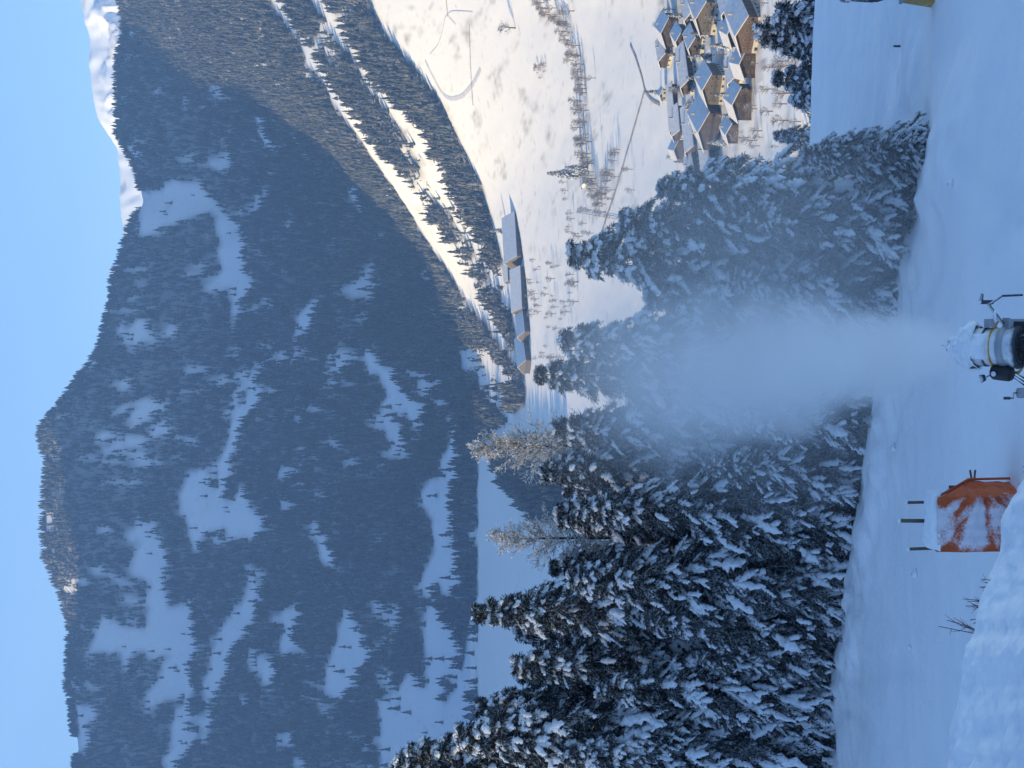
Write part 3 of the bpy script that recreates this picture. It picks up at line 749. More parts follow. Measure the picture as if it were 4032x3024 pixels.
_w = {}
def window_mesh(w, h):
    k = (round(w, 1), round(h, 1))
    if k not in _w:
        f = MB().box((0, -.04, h / 2 + .06), (w + .3, .10, .14)).box((0, -.04, -h / 2 - .06), (w + .3, .10, .14)).box((-w / 2 - .07, -.04, 0), (.14, .10, h)).box((w / 2 + .07, -.04, 0), (.14, .10, h)).box((0, -.03, 0), (.08, .07, h)).me('frame')
        p = MB().box((0, -.012, 0), (w, .02, h)).me('pane')
        f.materials.append(m_bframe); p.materials.append(m_glass); _w[k] = (f, p)
    return _w[k]
def window(t, c, ang, w=1.1, h=1.3):
    f, p = window_mesh(w, h)
    o = obj('window', f, None, t); o.location = c; o.rotation_euler = (0, 0, ang)
    obj('pane', p, None, o)
def house(label, u, v, w, d, h, rot, rise=.42, low=None, up=None, floors=3, chim=1, balc=True, cat='house', name='house', snowy=.35, y0=420, sink=0.0, wins=True, lowfrac=.38):
    """gabled alpine house: gable front faces -y (local), ridge along y"""
    p = land_at(u, v, y0); rot = math.radians(rot); h *= .84; w *= 1.06; d *= 1.06
    t = thing(name, label, cat, (p.x, p.y, p.z - sink), rot, 'houses of the village' if cat == 'house' else None)
    low = low or m_cream; up = up or m_timber
    lh = h * lowfrac; rs = w / 2 * rise * 1.0
    MB().box((0, 0, lh / 2 - 2.5), (w, d, lh + 5)).build('ground_floor', low, t)
    MB().prism([(-w / 2 - .06, lh), (w / 2 + .06, lh), (w / 2 + .06, h), (0, h + rs), (-w / 2 - .06, h)], -d / 2 - .06, d / 2 + .06).build('timber_storey', up, t)
    ov, e = 1.6, 1.7                               # overhang at eaves and gables
    th = .22; L = w / 2 + ov; dz = L * rise
    r_ = MB()
    for s in (-1, 1):
        r_.prism([(0, h + rs + .04), (s * L, h + rs + .04 - dz), (s * L, h + rs + .04 - dz + th), (0, h + rs + .04 + th)][::s], -d / 2 - e, d / 2 + e)
    roof = r_.build('roof', m_fence, t)
    q = MB()
    for s in (-1, 1):
        q.prism([(0, h + rs + .05 + th), (s * (L - .12), h + rs + .05 - (L - .12) * rise + th), (s * (L - .22), h + rs + .05 - (L - .12) * rise + th + snowy), (0, h + rs + th + snowy + .1)][::s], -d / 2 - e + .12, d / 2 + e - .12)
    q.build('roof_snow', m_roofsnow, roof)
    for i in range(chim):
        MB().box((w * (.18 if i == 0 else -.2), d * (.12 - .3 * i), h + rs * .8 + .9), (.9, .9, 1.9)).box((w * (.18 if i == 0 else -.2), d * (.12 - .3 * i), h + rs * .8 + 1.98), (1.15, 1.15, .24)).build('chimney', m_chim, roof)
    if wins:
        fh = h / floors; n = max(2, int(w / 4.0))
        for k in range(floors):
            zc = fh * (k + .55); base_up = zc > lh
            off = .10 if base_up else .02
            for i in range(n): window(t, ((i + .5) / n * w - w / 2, -d / 2 - off, zc), 0)
            for i in range(max(2, int(d / 3.6))):
                yy_ = (i + .5) / max(2, int(d / 3.6)) * d - d / 2
                window(t, (-w / 2 - off, yy_, zc), -math.pi / 2)
                window(t, (w / 2 + off, yy_, zc), math.pi / 2)
        window(t, (0, -d / 2 - .10, h + rs * .32), 0, .9, 1.0)
    if balc:
        b = MB(); zb = h * .66
        b.box((0, -d / 2 - .72, zb - .1), (w * .9, 1.3, .18)).box((0, -d / 2 - 1.32, zb + .95), (w * .9, .1, .12))
        for i in range(int(w * .9 / .5)): b.box((-w * .45 + .25 + i * .5, -d / 2 - 1.32, zb + .44), (.3, .05, .9))
        b.build('balcony', up, t)
    return t
# heading: 0 = gable front towards the camera; positive turns the front towards the right of the picture
house('large brown gabled house at the top right corner of the village', 738, 676, 17, 20, 10, -25, up=m_timber, low=m_timber)
house('big house with cream lower walls below a wide brown gable, cut by the right margin', 757, 716, 18, 20, 11, -38, up=m_grey, chim=2)
house('nearest large house with a rust-brown gable above a cream windowed wall', 744, 757, 16.5, 21, 10, -40, up=m_rust, floors=3)
house('long house under a plain blue-shaded roof, its dark side to the field', 699, 694, 13, 26, 8, -62, up=m_timber)
house('house with grey-brown gable over a cream ground floor in the middle of the village', 684, 722, 15.5, 17, 11, -32, up=m_grey, lowfrac=.3)
house('small bright house with snow-white roof in front of the cream-walled one', 695, 742, 9.5, 11, 6.5, -62, chim=1, balc=False, floors=2)
house('dark barn-like house with plain wall just left of the nearest large house', 704, 754, 11, 14, 7.5, -15, low=m_timber, balc=False, floors=2)
house('largest house of the village centre with a broad dark brown gable', 645, 718, 20, 24, 11, -32, up=m_timber, low=m_timber, chim=2, floors=3)
house('long white-roofed house at the left of the village centre', 637, 699, 13, 27, 8, -66, up=m_timber)
house('tan-walled house with a bright roof at the lower left of the village', 612, 717, 12.5, 17, 8, -66, up=m_rust, floors=2)
house('tiny white-roofed annexe wedged beside the broad dark gable', 628, 713, 6, 8, 4.5, -66, chim=0, balc=False, floors=1, wins=False)
house('brown gabled house standing alone at the lower edge of the village', 666, 750, 13.5, 13, 8.5, -22, low=m_timber, floors=3)
house('small dark house beside the lone brown gabled one', 637, 737, 9, 10, 6, -28, low=m_timber, balc=False, floors=2)
house('low house at the far left end of the village behind the spruces', 598, 700, 11, 15, 7, -58, up=m_grey, floors=2)
house('dark-fronted house at the bottom left of the village by the spruces', 592, 722, 14, 12, 7, -20, up=m_grey, low=m_grey, floors=2, balc=False)
house('grey gabled barn on the field side of the village', 618, 683, 11, 14, 6, -12, up=m_grey, low=m_grey, floors=1, balc=False, chim=0, cat='barn', name='barn', wins=False)
house('blue-roofed house on the field edge between the two barns', 645, 685, 13, 16, 7, -70, up=m_timber, floors=2)
house('long low brown barn on the upper edge of the village', 659, 677, 9, 30, 4.5, -72, low=m_timber, floors=1, balc=False, chim=0, cat='barn', name='barn', wins=False)
house('small pale cream hut alone beside the straight road', 673, 667, 7, 6, 5, -20, low=m_cream, up=m_cream, floors=1, balc=False, chim=0, cat='hut', name='hut')
house('brown house behind the large corner house, roof edge bright', 716, 671, 13, 15, 8, -58, up=m_timber, floors=2)
house('cream-walled house with balconies between the grey-brown gable and the corner house', 726, 703, 12, 15, 9, -40, floors=3)
house('half-hidden house with shaded roof at the right margin above the rust gable', 764, 738, 12, 16, 8, -50, up=m_rust, floors=2)

m_shedwall = mat('shed_boards', (.10, .095, .10), .9, noise=(2, (.07, .065, .07), .4, .7))
house('grey-brown house wedged behind the rust-gabled one at the right margin', 758, 700, 13, 16, 9, -55, up=m_grey, floors=2)
house('upper dark house between the large corner house and the long blue roof', 730, 688, 12, 15, 8, -30, low=m_timber, floors=2)
house('small brown house with a bright roof in front of the long white roof', 655, 700, 9, 12, 6, -60, up=m_rust, floors=2, balc=False)
house('dark house at the lower right edge of the village', 735, 741, 11, 13, 7, -20, low=m_timber, floors=2)
for u, v, h, k in [(752, 690, 15, 0), (734, 712, 13, 2), (711, 712, 14, 4), (722, 733, 12, 1), (690, 706, 12, 3), (664, 708, 13, 0), (673, 733, 11, 2), (652, 738, 10, 1), (625, 729, 12, 4), (606, 692, 12, 0), (713, 684, 11, 3), (680, 684, 10, 1)]:
    p = land_at(u, v, 420); s = h / SPH[k]
    dup(roots[k], p, rng.uniform(0, 6.28), (s * .9, s * .9, s), 'dark snowy conifer standing between the village houses', 'conifers between the village houses')
def shed(label, u0, v0, u1, v1, dep, h, y0=1300, low=m_shedwall, doors=7):
    """long low building between two ground points"""
    a = land_at(u0, v0, y0); b = land_at(u1, v1, y0)
    L = math.hypot(b.x - a.x, b.y - a.y); ang = math.atan2(b.y - a.y, b.x - a.x)
    t = thing('long_shed', label, 'shed', ((a.x + b.x) / 2, (a.y + b.y) / 2, min(a.z, b.z)), ang, 'long sheds across the valley')
    MB().box((0, 0, h / 2 - 2), (L, dep, h + 4)).build('wall', low, t)
    pol = [(-dep / 2 - 1.2, h), (dep / 2 + 1.2, h), (dep / 2 + 1.2, h + .4), (.0, h + dep * .42), (-dep / 2 - 1.2, h + .4)]
    Rz = [[0, -1, 0], [1, 0, 0], [0, 0, 1]]
    rf = MB().prism(pol, -L / 2 - 1, L / 2 + 1, R=Rz).build('roof', m_fence, t)
    MB().prism([(x * .98, z + (.55 if i > 1 else .41)) for i, (x, z) in enumerate(pol)], -L / 2 - .9, L / 2 + .9, R=Rz).build('roof_snow', m_roofsnow, rf)
    dm = MB().box((0, -.08, 1.9), (L / doors * .55, .16, 3.8)).me('door'); dm.materials.append(m_timber)
    for i in range(doors):
        o = obj('door', dm, None, t); o.location = ((i + .5) / doors * L - L / 2, -dep / 2, .3)
    return t
shed('long grey shed with snowy roof nearest to the white field', 505, 522, 549, 514, 34, 7)
shed('long shed next left of the one nearest the field, half overlapped', 456, 527, 497, 523, 28, 7)
shed('low shed behind the gap between the two longest sheds', 486, 512, 507, 509, 12, 5, doors=3)
shed('farthest left long shed in the valley bottom by the bare trees', 401, 531, 428, 527, 22, 6.5, doors=4)
shed('short shed with shallow roof between the two left long sheds', 431, 530, 452, 527, 20, 6.5, doors=3)

# ------------------------------------------------------------------ roads, path, hedges, bare trees
m_road = mat('trodden_road', (.30, .26, .23), .9, noise=(.15, (.50, .48, .46), .45, .75))
m_path = mat('packed_snow_path', (.56, .55, .57), .9, noise=(.1, (.66, .66, .70), .4, .7))
def road(name, pts, width, m, lift=.35, y0=600):
    g = [land_at(u, v, y0) for u, v in pts]; pl = []
    for a, b in zip(g[:-1], g[1:]):
        n = max(2, int((b - a).length / 5))
        for i in range(n): pl.append(a.lerp(b, i / n))
    pl.append(g[-1])
    A = np.array([(p.x, p.y) for p in pl]); 
    for _ in range(4): A[1:-1] = (A[:-2] + 2 * A[1:-1] + A[2:]) / 4
    T = np.gradient(A, axis=0); T /= np.linalg.norm(T, axis=1)[:, None]; Nn = np.c_[-T[:, 1], T[:, 0]]
    rows_ = []
    for s in np.linspace(-1, 1, 7):
        q = A + Nn * width / 2 * s; rows_.append(np.c_[q, ground(q[:, 0], q[:, 1]) + (lift if abs(s) < .99 else -.3)])
    Vv = np.stack(rows_, 1)
    o = obj(name, mesh(name, Vv.reshape(-1, 3), grid_faces(len(A), 7), True), m); tag(o, kind='structure'); return A
R1 = road('valley_road', [(677, 645), (645, 636), (611, 626), (580, 617), (554, 608), (530, 600)], 5, m_road)
R2 = road('winding_path', [(756, 473), (757, 461), (757, 451), (750, 445), (735, 443), (722, 438), (714, 431)], 2.2, m_path, y0=1000)
R3 = road('curved_track', [(708, 426), (697, 431), (689, 435), (678, 440), (671, 446), (669, 453), (672, 463), (685, 474), (699, 481)], 8, m_path, y0=1000)
R4 = road('side_road', [(724, 631), (706, 638), (691, 643), (677, 645), (668, 652), (664, 660)], 4, m_road)

FARB = [bare(s, 10, 3, .026, .6, 24) for s in (21, 22, 23)]
broots = []
for ms in FARB:
    pass
def bare_at(u, v, h, label, group=None, k=0, y0=600, sx=1.0):
    p = land_at(u, v, y0); s = h / 10
    if len(broots) <= k:
        t = thing('bare_tree', label, 'tree'); obj('trunk', FARB[k][0], m_twig2, t); obj('crown', FARB[k][1], m_twig2, t); broots.append(t); t.location = p
        if group: t['group'] = group
    else: t = dup(broots[k], p, label=label, group=group)
    t.rotation_euler = (0, 0, rng.uniform(0, 6.28)); t.scale = (s * sx, s * sx, s); return t
m_twig2 = frost(mat('dry_twig', (.15, .115, .09), .9), .1, .8, .6, 1.5)
bare_at(740, 516, 19, 'large spreading bare tree alone in the middle of the white field', k=0, sx=1.5)
bare_at(757, 575, 15, 'bushy bare tree at the right end of the hedge row', k=1, sx=1.2)
bare_at(690, 596, 11, 'thin bare tree below the bend of the hedge row', k=2)
HED = [(768, 545), (764, 549), (758, 555), (752, 561), (746, 567), (740, 570), (733, 572), (726, 575), (718, 578), (710, 580), (702, 582), (694, 583), (686, 584), (676, 585), (666, 585), (656, 586), (645, 587), (634, 588), (624, 589), (614, 590), (604, 592), (596, 594), (588, 597), (580, 600), (570, 602), (561, 605)]
for i, (u, v) in enumerate(HED):
    for j in range(4):
        bare_at(u + rng.uniform(-5, 5), v + rng.uniform(-6, 3), rng.uniform(6, 12), 'low bare shrub-like tree in the hedge row along the field edge', 'bare trees of the hedge row', int(rng.integers(0, 3)), sx=rng.uniform(1, 1.6))
for i in range(14):
    bare_at(rng.uniform(688, 706), rng.uniform(531, 547), rng.uniform(3, 6), 'low brown bush in the patch of scrub on the white field', 'bushes of the scrub patch on the white field', int(rng.integers(0, 3)), sx=1.6)
for i in range(14):
    q_ = rng.random(); bare_at(620 - 52 * q_, 621 - 16 * q_, rng.uniform(6, 11), 'bare roadside tree along the straight road', 'bare trees along the straight road', int(rng.integers(0, 3)), sx=1.3)
for i in range(40):
    u = rng.uniform(530, 600); v = rng.uniform(566, 640)
    bare_at(u, v, rng.uniform(5, 9), 'bare brownish tree in the scrub above the near spruces', 'bare trees in the scrub above the near spruces', int(rng.integers(0, 3)), sx=rng.uniform(1, 1.5))
for i in range(56):
    u = rng.uniform(400, 515); v = rng.uniform(532, 580)
    bare_at(u, v, rng.uniform(5, 11), 'bare tree in the thicket in front of the long sheds', 'bare trees in front of the long sheds', int(rng.integers(0, 3)), sx=rng.uniform(1, 1.5))
for i in range(46):
    u = rng.uniform(585, 768); v = rng.uniform(752, 812)
    bare_at(u, v, rng.uniform(3, 7), 'small bare bush on the sunlit slope below the village', 'bare bushes on the sunlit slope below the village', int(rng.integers(0, 3)), y0=300, sx=rng.uniform(1, 1.7))
for i in range(16):
    u = rng.uniform(590, 768); v = rng.uniform(664, 752)
    bare_at(u, v, rng.uniform(6, 10), 'bare garden tree standing among the village houses', 'bare trees among the village houses', int(rng.integers(0, 3)), y0=420)
# single conifers in the open
for u, v, h, k, lab in [(594, 584, 36, 0, 'tall dark conifer standing alone in the hedge row over the white hut'), (676, 662, 13, 2, 'small dark conifer at the fork of the straight road'), (537, 508, 24, 4, 'dark conifer just above the long shed nearest the field'), (600, 588, 22, 1, 'shorter conifer leaning on the tall lone one in the hedge row')]:
    p = land_at(u, v, 600); s = h / SPH[k]
    dup(roots[k], p, 1.0, (s, s, s), lab, 'conifers standing in the open valley')
# wooden fences along fields
def fence(label, pts, step=5.0, h=1.5, y0=900):
    g = [land_at(u, v, y0) for u, v in pts]; t = thing('field_fence', label, 'fence', g[0])
    o0 = g[0]; pm_ = MB().box((0, 0, h / 2 - .2), (.28, .28, h + .4)).me('post'); pm_.materials.append(m_fence)
    for a, b in zip(g[:-1], g[1:]):
        n = max(1, int((b - a).length / step)); prev = None
        for i in range(n + 1):
            q = a.lerp(b, i / n); q.z = float(ground(q.x, q.y))
            if i < n or b is g[-1]:
                o = obj('post', pm_, None, t); o.location = q - o0
            if prev is not None:
                MB().tube([prev - o0 + Vector((0, 0, h * .8)), q - o0 + Vector((0, 0, h * .8))], .12, 4).tube([prev - o0 + Vector((0, 0, h * .45)), q - o0 + Vector((0, 0, h * .45))], .12, 4).build('rail', m_fence, t)
            prev = q
fence('grey rail fence running up the slope beside the curved track', [(663, 474), (690, 472), (722, 471), (744, 470)], 14)
fence('short rail fence with a corner in the upper white field', [(744, 456), (752, 449), (768, 447)], 9)
fence('brown rail fence across the scrub above the near spruces', [(556, 577), (552, 600), (548, 625)], 9)
# lattice mast on the field
p = land_at(592, 604, 700)
t = thing('lattice_mast', 'thin grey lattice mast with cross-arms beside the straight road', 'mast', p)
b = MB()
for sx, sy in ((-1, -1), (1, -1), (1, 1), (-1, 1)): b.tube([(1.6 * sx, 1.6 * sy, -.5), (.35 * sx, .35 * sy, 20)], .14, 4)
for k in range(6):
    s0 = 1.6 - k * .21; z0 = k * 3.3
    for (ax, ay), (bx, by) in (((-1, -1), (1, -1)), ((1, -1), (1, 1)), ((1, 1), (-1, 1)), ((-1, 1), (-1, -1))): b.tube([(ax * s0, ay * s0, z0), (bx * (s0 - .2), by * (s0 - .2), z0 + 3.3)], .09, 3)
b.build('tower', m_metal, t)
for z0, L in ((15.5, 6), (18.6, 4.4)): MB().box((0, 0, z0), (L, .3, .3)).build('cross_arm', m_metal, t)
# small white hut by the lone conifer
house('tiny white hut under the lone conifer of the hedge row', 585, 585, 6, 6, 3.6, -60, low=m_wframe, up=m_wframe, floors=1, balc=False, chim=0, cat='hut', name='hut', wins=False)

# ------------------------------------------------------------------ snow gun
m_white = mat('white_enamel', (.62, .64, .66), .45, noise=(6, (.5, .52, .56), .45, .7), spec=.5)
m_yellow = mat('yellow_enamel', (.62, .33, .03), .45, noise=(5, (.45, .25, .04), .5, .75), spec=.5)
m_black = mat('black_rubber', (.018, .018, .022), .5, spec=.5)
m_dgrey = mat('dark_steel', (.07, .08, .095), .5, metal=.3)
m_lgrey = mat('light_steel', (.36, .38, .41), .5, metal=.3)
for m_ in (m_dgrey, m_yellow, m_white): frost(m_, .15, .75, .85, 7)
m_lens = mat('lamp_lens', (.75, .77, .8), .2, spec=.7)
def crust(acc_name, pts, parent, seed=0):
    """lumps of caked snow: list of (centre, radii)"""
    r = np.random.default_rng(seed); b = MB()
    th = np.arange(10) * 2 * np.pi / 10
    for c, rad in pts:
        ph = np.linspace(-1.45, 1.45, 7)
        k = r.uniform(.82, 1.2, (7, 10))
        V = np.stack([np.cos(ph)[:, None] * np.cos(th) * k * rad[0], np.cos(ph)[:, None] * np.sin(th) * k * rad[1], np.sin(ph)[:, None] * k * rad[2]], -1).reshape(-1, 3) + np.array(c)
        b.add(V, [ring_faces(7, 10)])
    return b.build(acc_name, m_snow, parent, True)
def snow_gun(label, loc, rotz, tilt, ground_z):
    t = thing('snow_gun', label, 'snow gun', loc, rotz)
    ax = Vector((0, math.cos(tilt), math.sin(tilt))); A = lambda s, x=0.0, z=0.0: ax * s + Vector((1, 0, 0)) * x + Vector((0, -math.sin(tilt), math.cos(tilt))) * z
    # barrel: rear intake flare, yellow band, white band, dark nozzle ring
    sh_ = MB().lathe([(-.62, .30), (-.60, .41), (-.52, .43), (-.40, .385), (-.18, .375)], (0, 0, 0), ax, 32).build('intake_ring', m_dgrey, t, True)
    g = MB()
    for k in range(5): g.lathe([(-.61 + .01, .06 + .07 * k), (-.61 + .01, .075 + .07 * k), (-.63, .075 + .07 * k), (-.63, .06 + .07 * k)], (0, 0, 0), ax, 24)
    for k in range(8):
        a = k * math.pi / 8; d = Vector((1, 0, 0)) * math.cos(a) + Vector((0, -math.sin(tilt), math.cos(tilt))) * math.sin(a)
        g.tube([A(-.625) - d * .40, A(-.625) + d * .40], .008, 4)
    g.build('intake_grille', m_black, sh_)
    MB().lathe([(-.10, .372), (-.09, .392), (-.02, .392), (-.01, .372)], (0, 0, 0), ax, 32).build('yellow_band', m_yellow, t, True)
    MB().lathe([(-.36, .386), (-.35, .40), (-.22, .396), (-.21, .376)], (0, 0, 0), ax, 32).build('grey_band', m_lgrey, t, True)
    MB().lathe([(-.20, .370), (.12, .365), (.30, .372)], (0, 0, 0), ax, 32).build('barrel', m_white, t, True)
    MB().lathe([(.06, .370), (.07, .388), (.15, .388), (.16, .370)], (0, 0, 0), ax, 32).build('dark_band', m_dgrey, t, True)
    nr = MB().lathe([(.28, .372), (.30, .43), (.44, .45), (.50, .42), (.48, .34), (.30, .33), (.28, .372)], (0, 0, 0), ax, 36).build('nozzle_ring', m_dgrey, t, True)
    nz = MB().lathe([(0, .0), (0, .028), (.05, .022), (.06, .0)], (0, 0, 0), ax, 8).me('nozzle'); nz.materials.append(m_lgrey)
    for k in range(22):
        a = k * 2 * math.pi / 22; d = Vector((1, 0, 0)) * math.cos(a) + Vector((0, -math.sin(tilt), math.cos(tilt))) * math.sin(a)
        o = obj('nozzle', nz, None, nr); o.location = A(.47) + d * .38
    MB().lathe([(.05, 0), (.10, .14), (.40, .13), (.62, .05), (.64, 0)], (0, 0, 0), ax, 20).build('motor_hub', m_dgrey, t, True)
    MB().tube([A(.60), A(.78), A(.92, .02, .01)], [.05, .045, .03], 8).lathe([(.86, .0), (.86, .055), (.93, .05), (.94, .0)], (0, 0, 0), ax, 10).build('core_nozzle', m_lgrey, t, True)
    MB().tube([A(.93, .0, .02), A(1.05, .03, .05)], .006, 4).build('sensor_rod', m_lgrey, t)
    # caked snow over the mouth and the upper side
    r = np.random.default_rng(4); L = []
    ths = np.linspace(-.75, 3.9, 44); prs = np.array([(.27, .415), (.33, .47), (.40, .48), (.47, .465), (.54, .42), (.61, .35), (.68, .27), (.75, .19), (.81, .12), (.86, .06), (.88, .01)])
    pr_i = np.linspace(0, 10, 34); ps = np.interp(pr_i, range(11), prs[:, 0]); pq = np.interp(pr_i, range(11), prs[:, 1])
    e1 = np.array([1., 0, 0]); e2 = np.array([0, -math.sin(tilt), math.cos(tilt)]); axn = np.array(ax)
    nz_ = 1 + .16 * fbm(ths[None] * 2.2, ps[:, None] * 9, 5, 3) + .07 * fbm(ths[None] * 7, ps[:, None] * 26, 6, 2)
    rr_ = pq[:, None] * nz_
    Vc = axn * (ps[:, None, None] + .04 * fbm(ths[None] * 3, ps[:, None] * 10, 8, 3)[..., None]) + rr_[..., None] * (np.cos(ths)[None, :, None] * e1 + np.sin(ths)[None, :, None] * e2)
    obj('snow_hood', mesh('snow_hood', Vc.reshape(-1, 3), grid_faces(34, 44), True), m_snow, t)
    th2 = np.linspace(.75, 2.35, 30); s2 = np.linspace(-.02, .34, 20)
    r2 = (.372 + .075 * np.clip(np.sin((th2 - .75) / 1.6 * np.pi), 0, 1)[None] ** .5 * np.clip(np.minimum((s2 + .02) / .08, 1), 0, 1)[:, None]) * (1 + .10 * fbm(th2[None] * 2.5, s2[:, None] * 7, 15, 3)) - .012
    V2 = axn * s2[:, None, None] + r2[..., None] * (np.cos(th2)[None, :, None] * e1 + np.sin(th2)[None, :, None] * e2)
    obj('snow_blanket', mesh('snow_blanket', V2.reshape(-1, 3), grid_faces(20, 30), True), m_snow, t)
    for s, rad, n in ((.40, .40, 5), (.60, .30, 4), (.80, .10, 3)):
        for k in range(n):
            a = k * 6.283 / n + r.normal(0, .12)
            if math.sin(a) < -.55 and r.random() < .6 and s < .6: continue
            q = A(s + r.normal(0, .03), rad * math.cos(a), rad * math.sin(a)); e = r.uniform(.06, .12); L.append((q, (e, e, e * .9)))
    for k in range(4):
        a = r.uniform(.5, 2.64); q = A(r.uniform(-.1, .35), .38 * math.cos(a), .38 * math.sin(a)); e = r.uniform(.05, .11); L.append((q, (e * 1.3, e * 1.2, e * .6)))
    crust('snow_crust', L, t, 3)
    # yoke, mast and carriage
    yk = MB()
    for s in (-1, 1): yk.tube([A(-.05, .40 * s), Vector((.52 * s, 0, -.12)), Vector((.50 * s, -.02, -.55)), Vector((.20 * s, -.02, -.74))], .035, 8)
    yk.box((0, -.02, -.76), (.5, .16, .08)).build('yoke', m_yellow, t)
    zg = ground_z - loc[2]
    MB().tube([(0, -.02, -.78), (0, -.02, zg + .35)], .085, 12).build('mast', m_yellow, t, True)
    for a in (.4, 2.5, 4.6):
        MB().tube([(0, -.02, zg + .42), (1.0 * math.cos(a), 1.0 * math.sin(a) - .02, zg + .05)], .04, 6).box((1.0 * math.cos(a), 1.0 * math.sin(a) - .02, zg + .03), (.22, .22, .05)).build('leg', m_dgrey, t)
    bx = MB().box((.38, -.30, -.42), (.34, .26, .5)).box((.38, -.30, -.155), (.38, .30, .03)).build('control_box', m_lgrey, t)
    MB().box((.38, -.437, -.38), (.24, .014, .28)).build('panel', m_black, bx)
    cl = MB().lathe([(-.22, 0), (-.22, .13), (-.17, .155), (.14, .155), (.19, .12), (.19, 0)], (-.50, -.22, -.10), (.1, .75, .66), 20).build('compressor', m_black, t, True)
    MB().lathe([(0, 0), (.0, .05), (.03, .05), (.035, 0)], (-.52, -.28, .08), (-.2, -.6, .8), 14).build('end_cap', m_lens, cl, True)
    lp = MB().lathe([(0, 0), (0, .06), (.10, .085), (.11, .0)], (-.60, .02, .12), (-.3, .5, .8), 14).build('work_lamp', m_dgrey, t, True)
    MB().tube([(-.46, -.10, -.02), (-.56, -.03, .06), (-.60, .02, .12)], .018, 6).build('bracket', m_dgrey, lp)
    MB().box((.47, -.10, .10), (.16, .22, .13)).build('valve_box', m_lgrey, t)
    hn = MB().tube([(.44, -.30, -.10), (.62, -.22, .02), (.78, -.12, .10), (.86, -.06, .13)], [.03, .034, .034, .03], 8).box((.88, -.04, .15), (.08, .10, .26)).tube([(.90, -.05, .27), (1.04, -.10, .26)], [.05, .03], 6).tube([(.84, -.10, .10), (1.0, -.2, -.1), (1.02, -.25, -.5)], .025, 6).build('swivel_arm', m_dgrey, t)
    crust('snow_cap', [((.88, -.04, .29), (.05, .07, .03)), ((.6, -.22, .05), (.12, .06, .03))], hn, 8)
    for k in range(3):
        MB().tube([(-.42 - .05 * k, -.3, -.2), (-.62 - .07 * k, -.45, -.5), (-.60 - .1 * k, -.55, -1.0), (-.5 - .2 * k, -.6, zg + .05)], .022, 6).build('hose', m_black, t)
    return t
gp = P(421, 992, 29)
snow_gun('yellow and dark snow gun caked with snow, blowing its plume up from the bottom edge', tuple(gp), -.03, math.radians(42), float(near_z(gp.x, gp.y)))
# crank-handled hydrant post left of the gun
hp = P(375, 1016, 28.4); hz0 = float(near_z(hp.x, hp.y))
t = thing('hydrant_post', 'thin post with a crank handle beside the snow gun, at the bottom edge', 'hydrant', (hp.x, hp.y, hz0)); dz_ = hp.z - hz0
MB().tube([(0, 0, -.2), (0, 0, dz_ - .05)], .06, 10).lathe([(0, 0), (0, .10), (.18, .10), (.20, .0)], (0, 0, dz_ - .22), (0, 0, 1), 14).build('post', m_lgrey, t, True)
MB().tube([(0, 0, dz_ - .04), (0, 0, dz_ + .05), (-.10, 0, dz_ + .06), (-.10, 0, dz_ + .2)], .017, 6).tube([(-.10, 0, dz_ + .12), (-.10, 0, dz_ + .26)], .028, 8).build('crank_handle', m_dgrey, t)

# second snow machine, cut by the right margin
q = P(774, 893, 41.5); zq = float(near_z(q.x, q.y))
t = thing('snow_lance_station', 'yellow-based snow machine with blue-grey mast cut off by the right margin', 'snow gun', (q.x, q.y, zq))
f = lambda v: float(rz(v)) * 41.5 - zq
MB().prism([(-.30, -.3), (.42, -.3), (.36, f(905)), (-.16, f(905))], -.3, .3).build('pedestal', m_yellow, t)
MB().box((0.05, 0, f(904)), (.50, .64, .06)).build('base_plate', m_lgrey, t)
MB().box((.02, 0, (f(903) + f(882)) / 2), (.26, .30, f(882) - f(903))).build('mast', mat('blue_grey_steel', (.10, .15, .26), .5, metal=.2), t)
MB().lathe([(0, 0), (0, .2), (.2, .26), (.34, .24), (.36, 0)], (0, -.1, f(883)), (0, .2, 1), 16).build('swivel_joint', m_dgrey, t, True)
MB().lathe([(-.5, 0), (-.5, .3), (-.42, .34), (.2, .33), (.42, .30), (.45, 0)], (.12, .1, f(862)), (.2, .75, .55), 24).build('barrel', m_dgrey, t, True)
MB().lathe([(.36, .30), (.40, .37), (.55, .37), (.57, .29)], (.12, .1, f(862)), (.2, .75, .55), 24).build('nozzle_ring', m_lgrey, t, True)
crust('snow_crust', [((-.05, .2, f(851)), (.16, .2, .1)), ((.1, .35, f(847)), (.2, .2, .12)), ((-.12, -.1, f(877)), (.1, .1, .06))], t, 5)

# ------------------------------------------------------------------ orange-wrapped mats with posts
m_tarp = mat('orange_tarpaulin', (.60, .12, .035), .65, noise=(3, (.45, .085, .03), .4, .7), bump=(14, .4, .02))
tt = m_tarp.node_tree; tb = tt.nodes['Principled BSDF']
at_ = tt.nodes.new('ShaderNodeAttribute'); at_.attribute_name = 'col'
nn = tt.nodes.new('ShaderNodeTexNoise'); nn.inputs['Scale'].default_value = 22; nn.inputs['Detail'].default_value = 7
tcx = tt.nodes.new('ShaderNodeTexCoord'); tt.links.new(tcx.outputs['Object'], nn.inputs['Vector'])
ad = tt.nodes.new('ShaderNodeMath'); ad.operation = 'ADD'
sx_ = tt.nodes.new('ShaderNodeSeparateColor'); tt.links.new(at_.outputs['Color'], sx_.inputs[0])
tt.links.new(sx_.outputs[0], ad.inputs[0]); tt.links.new(nn.outputs['Fac'], ad.inputs[1])
mr = tt.nodes.new('ShaderNodeMapRange'); mr.inputs[1].default_value = .80; mr.inputs[2].default_value = 1.30; mr.inputs[4].default_value = .88
tt.links.new(ad.outputs[0], mr.inputs[0])
mx = tt.nodes.new('ShaderNodeMix'); mx.data_type = 'RGBA'
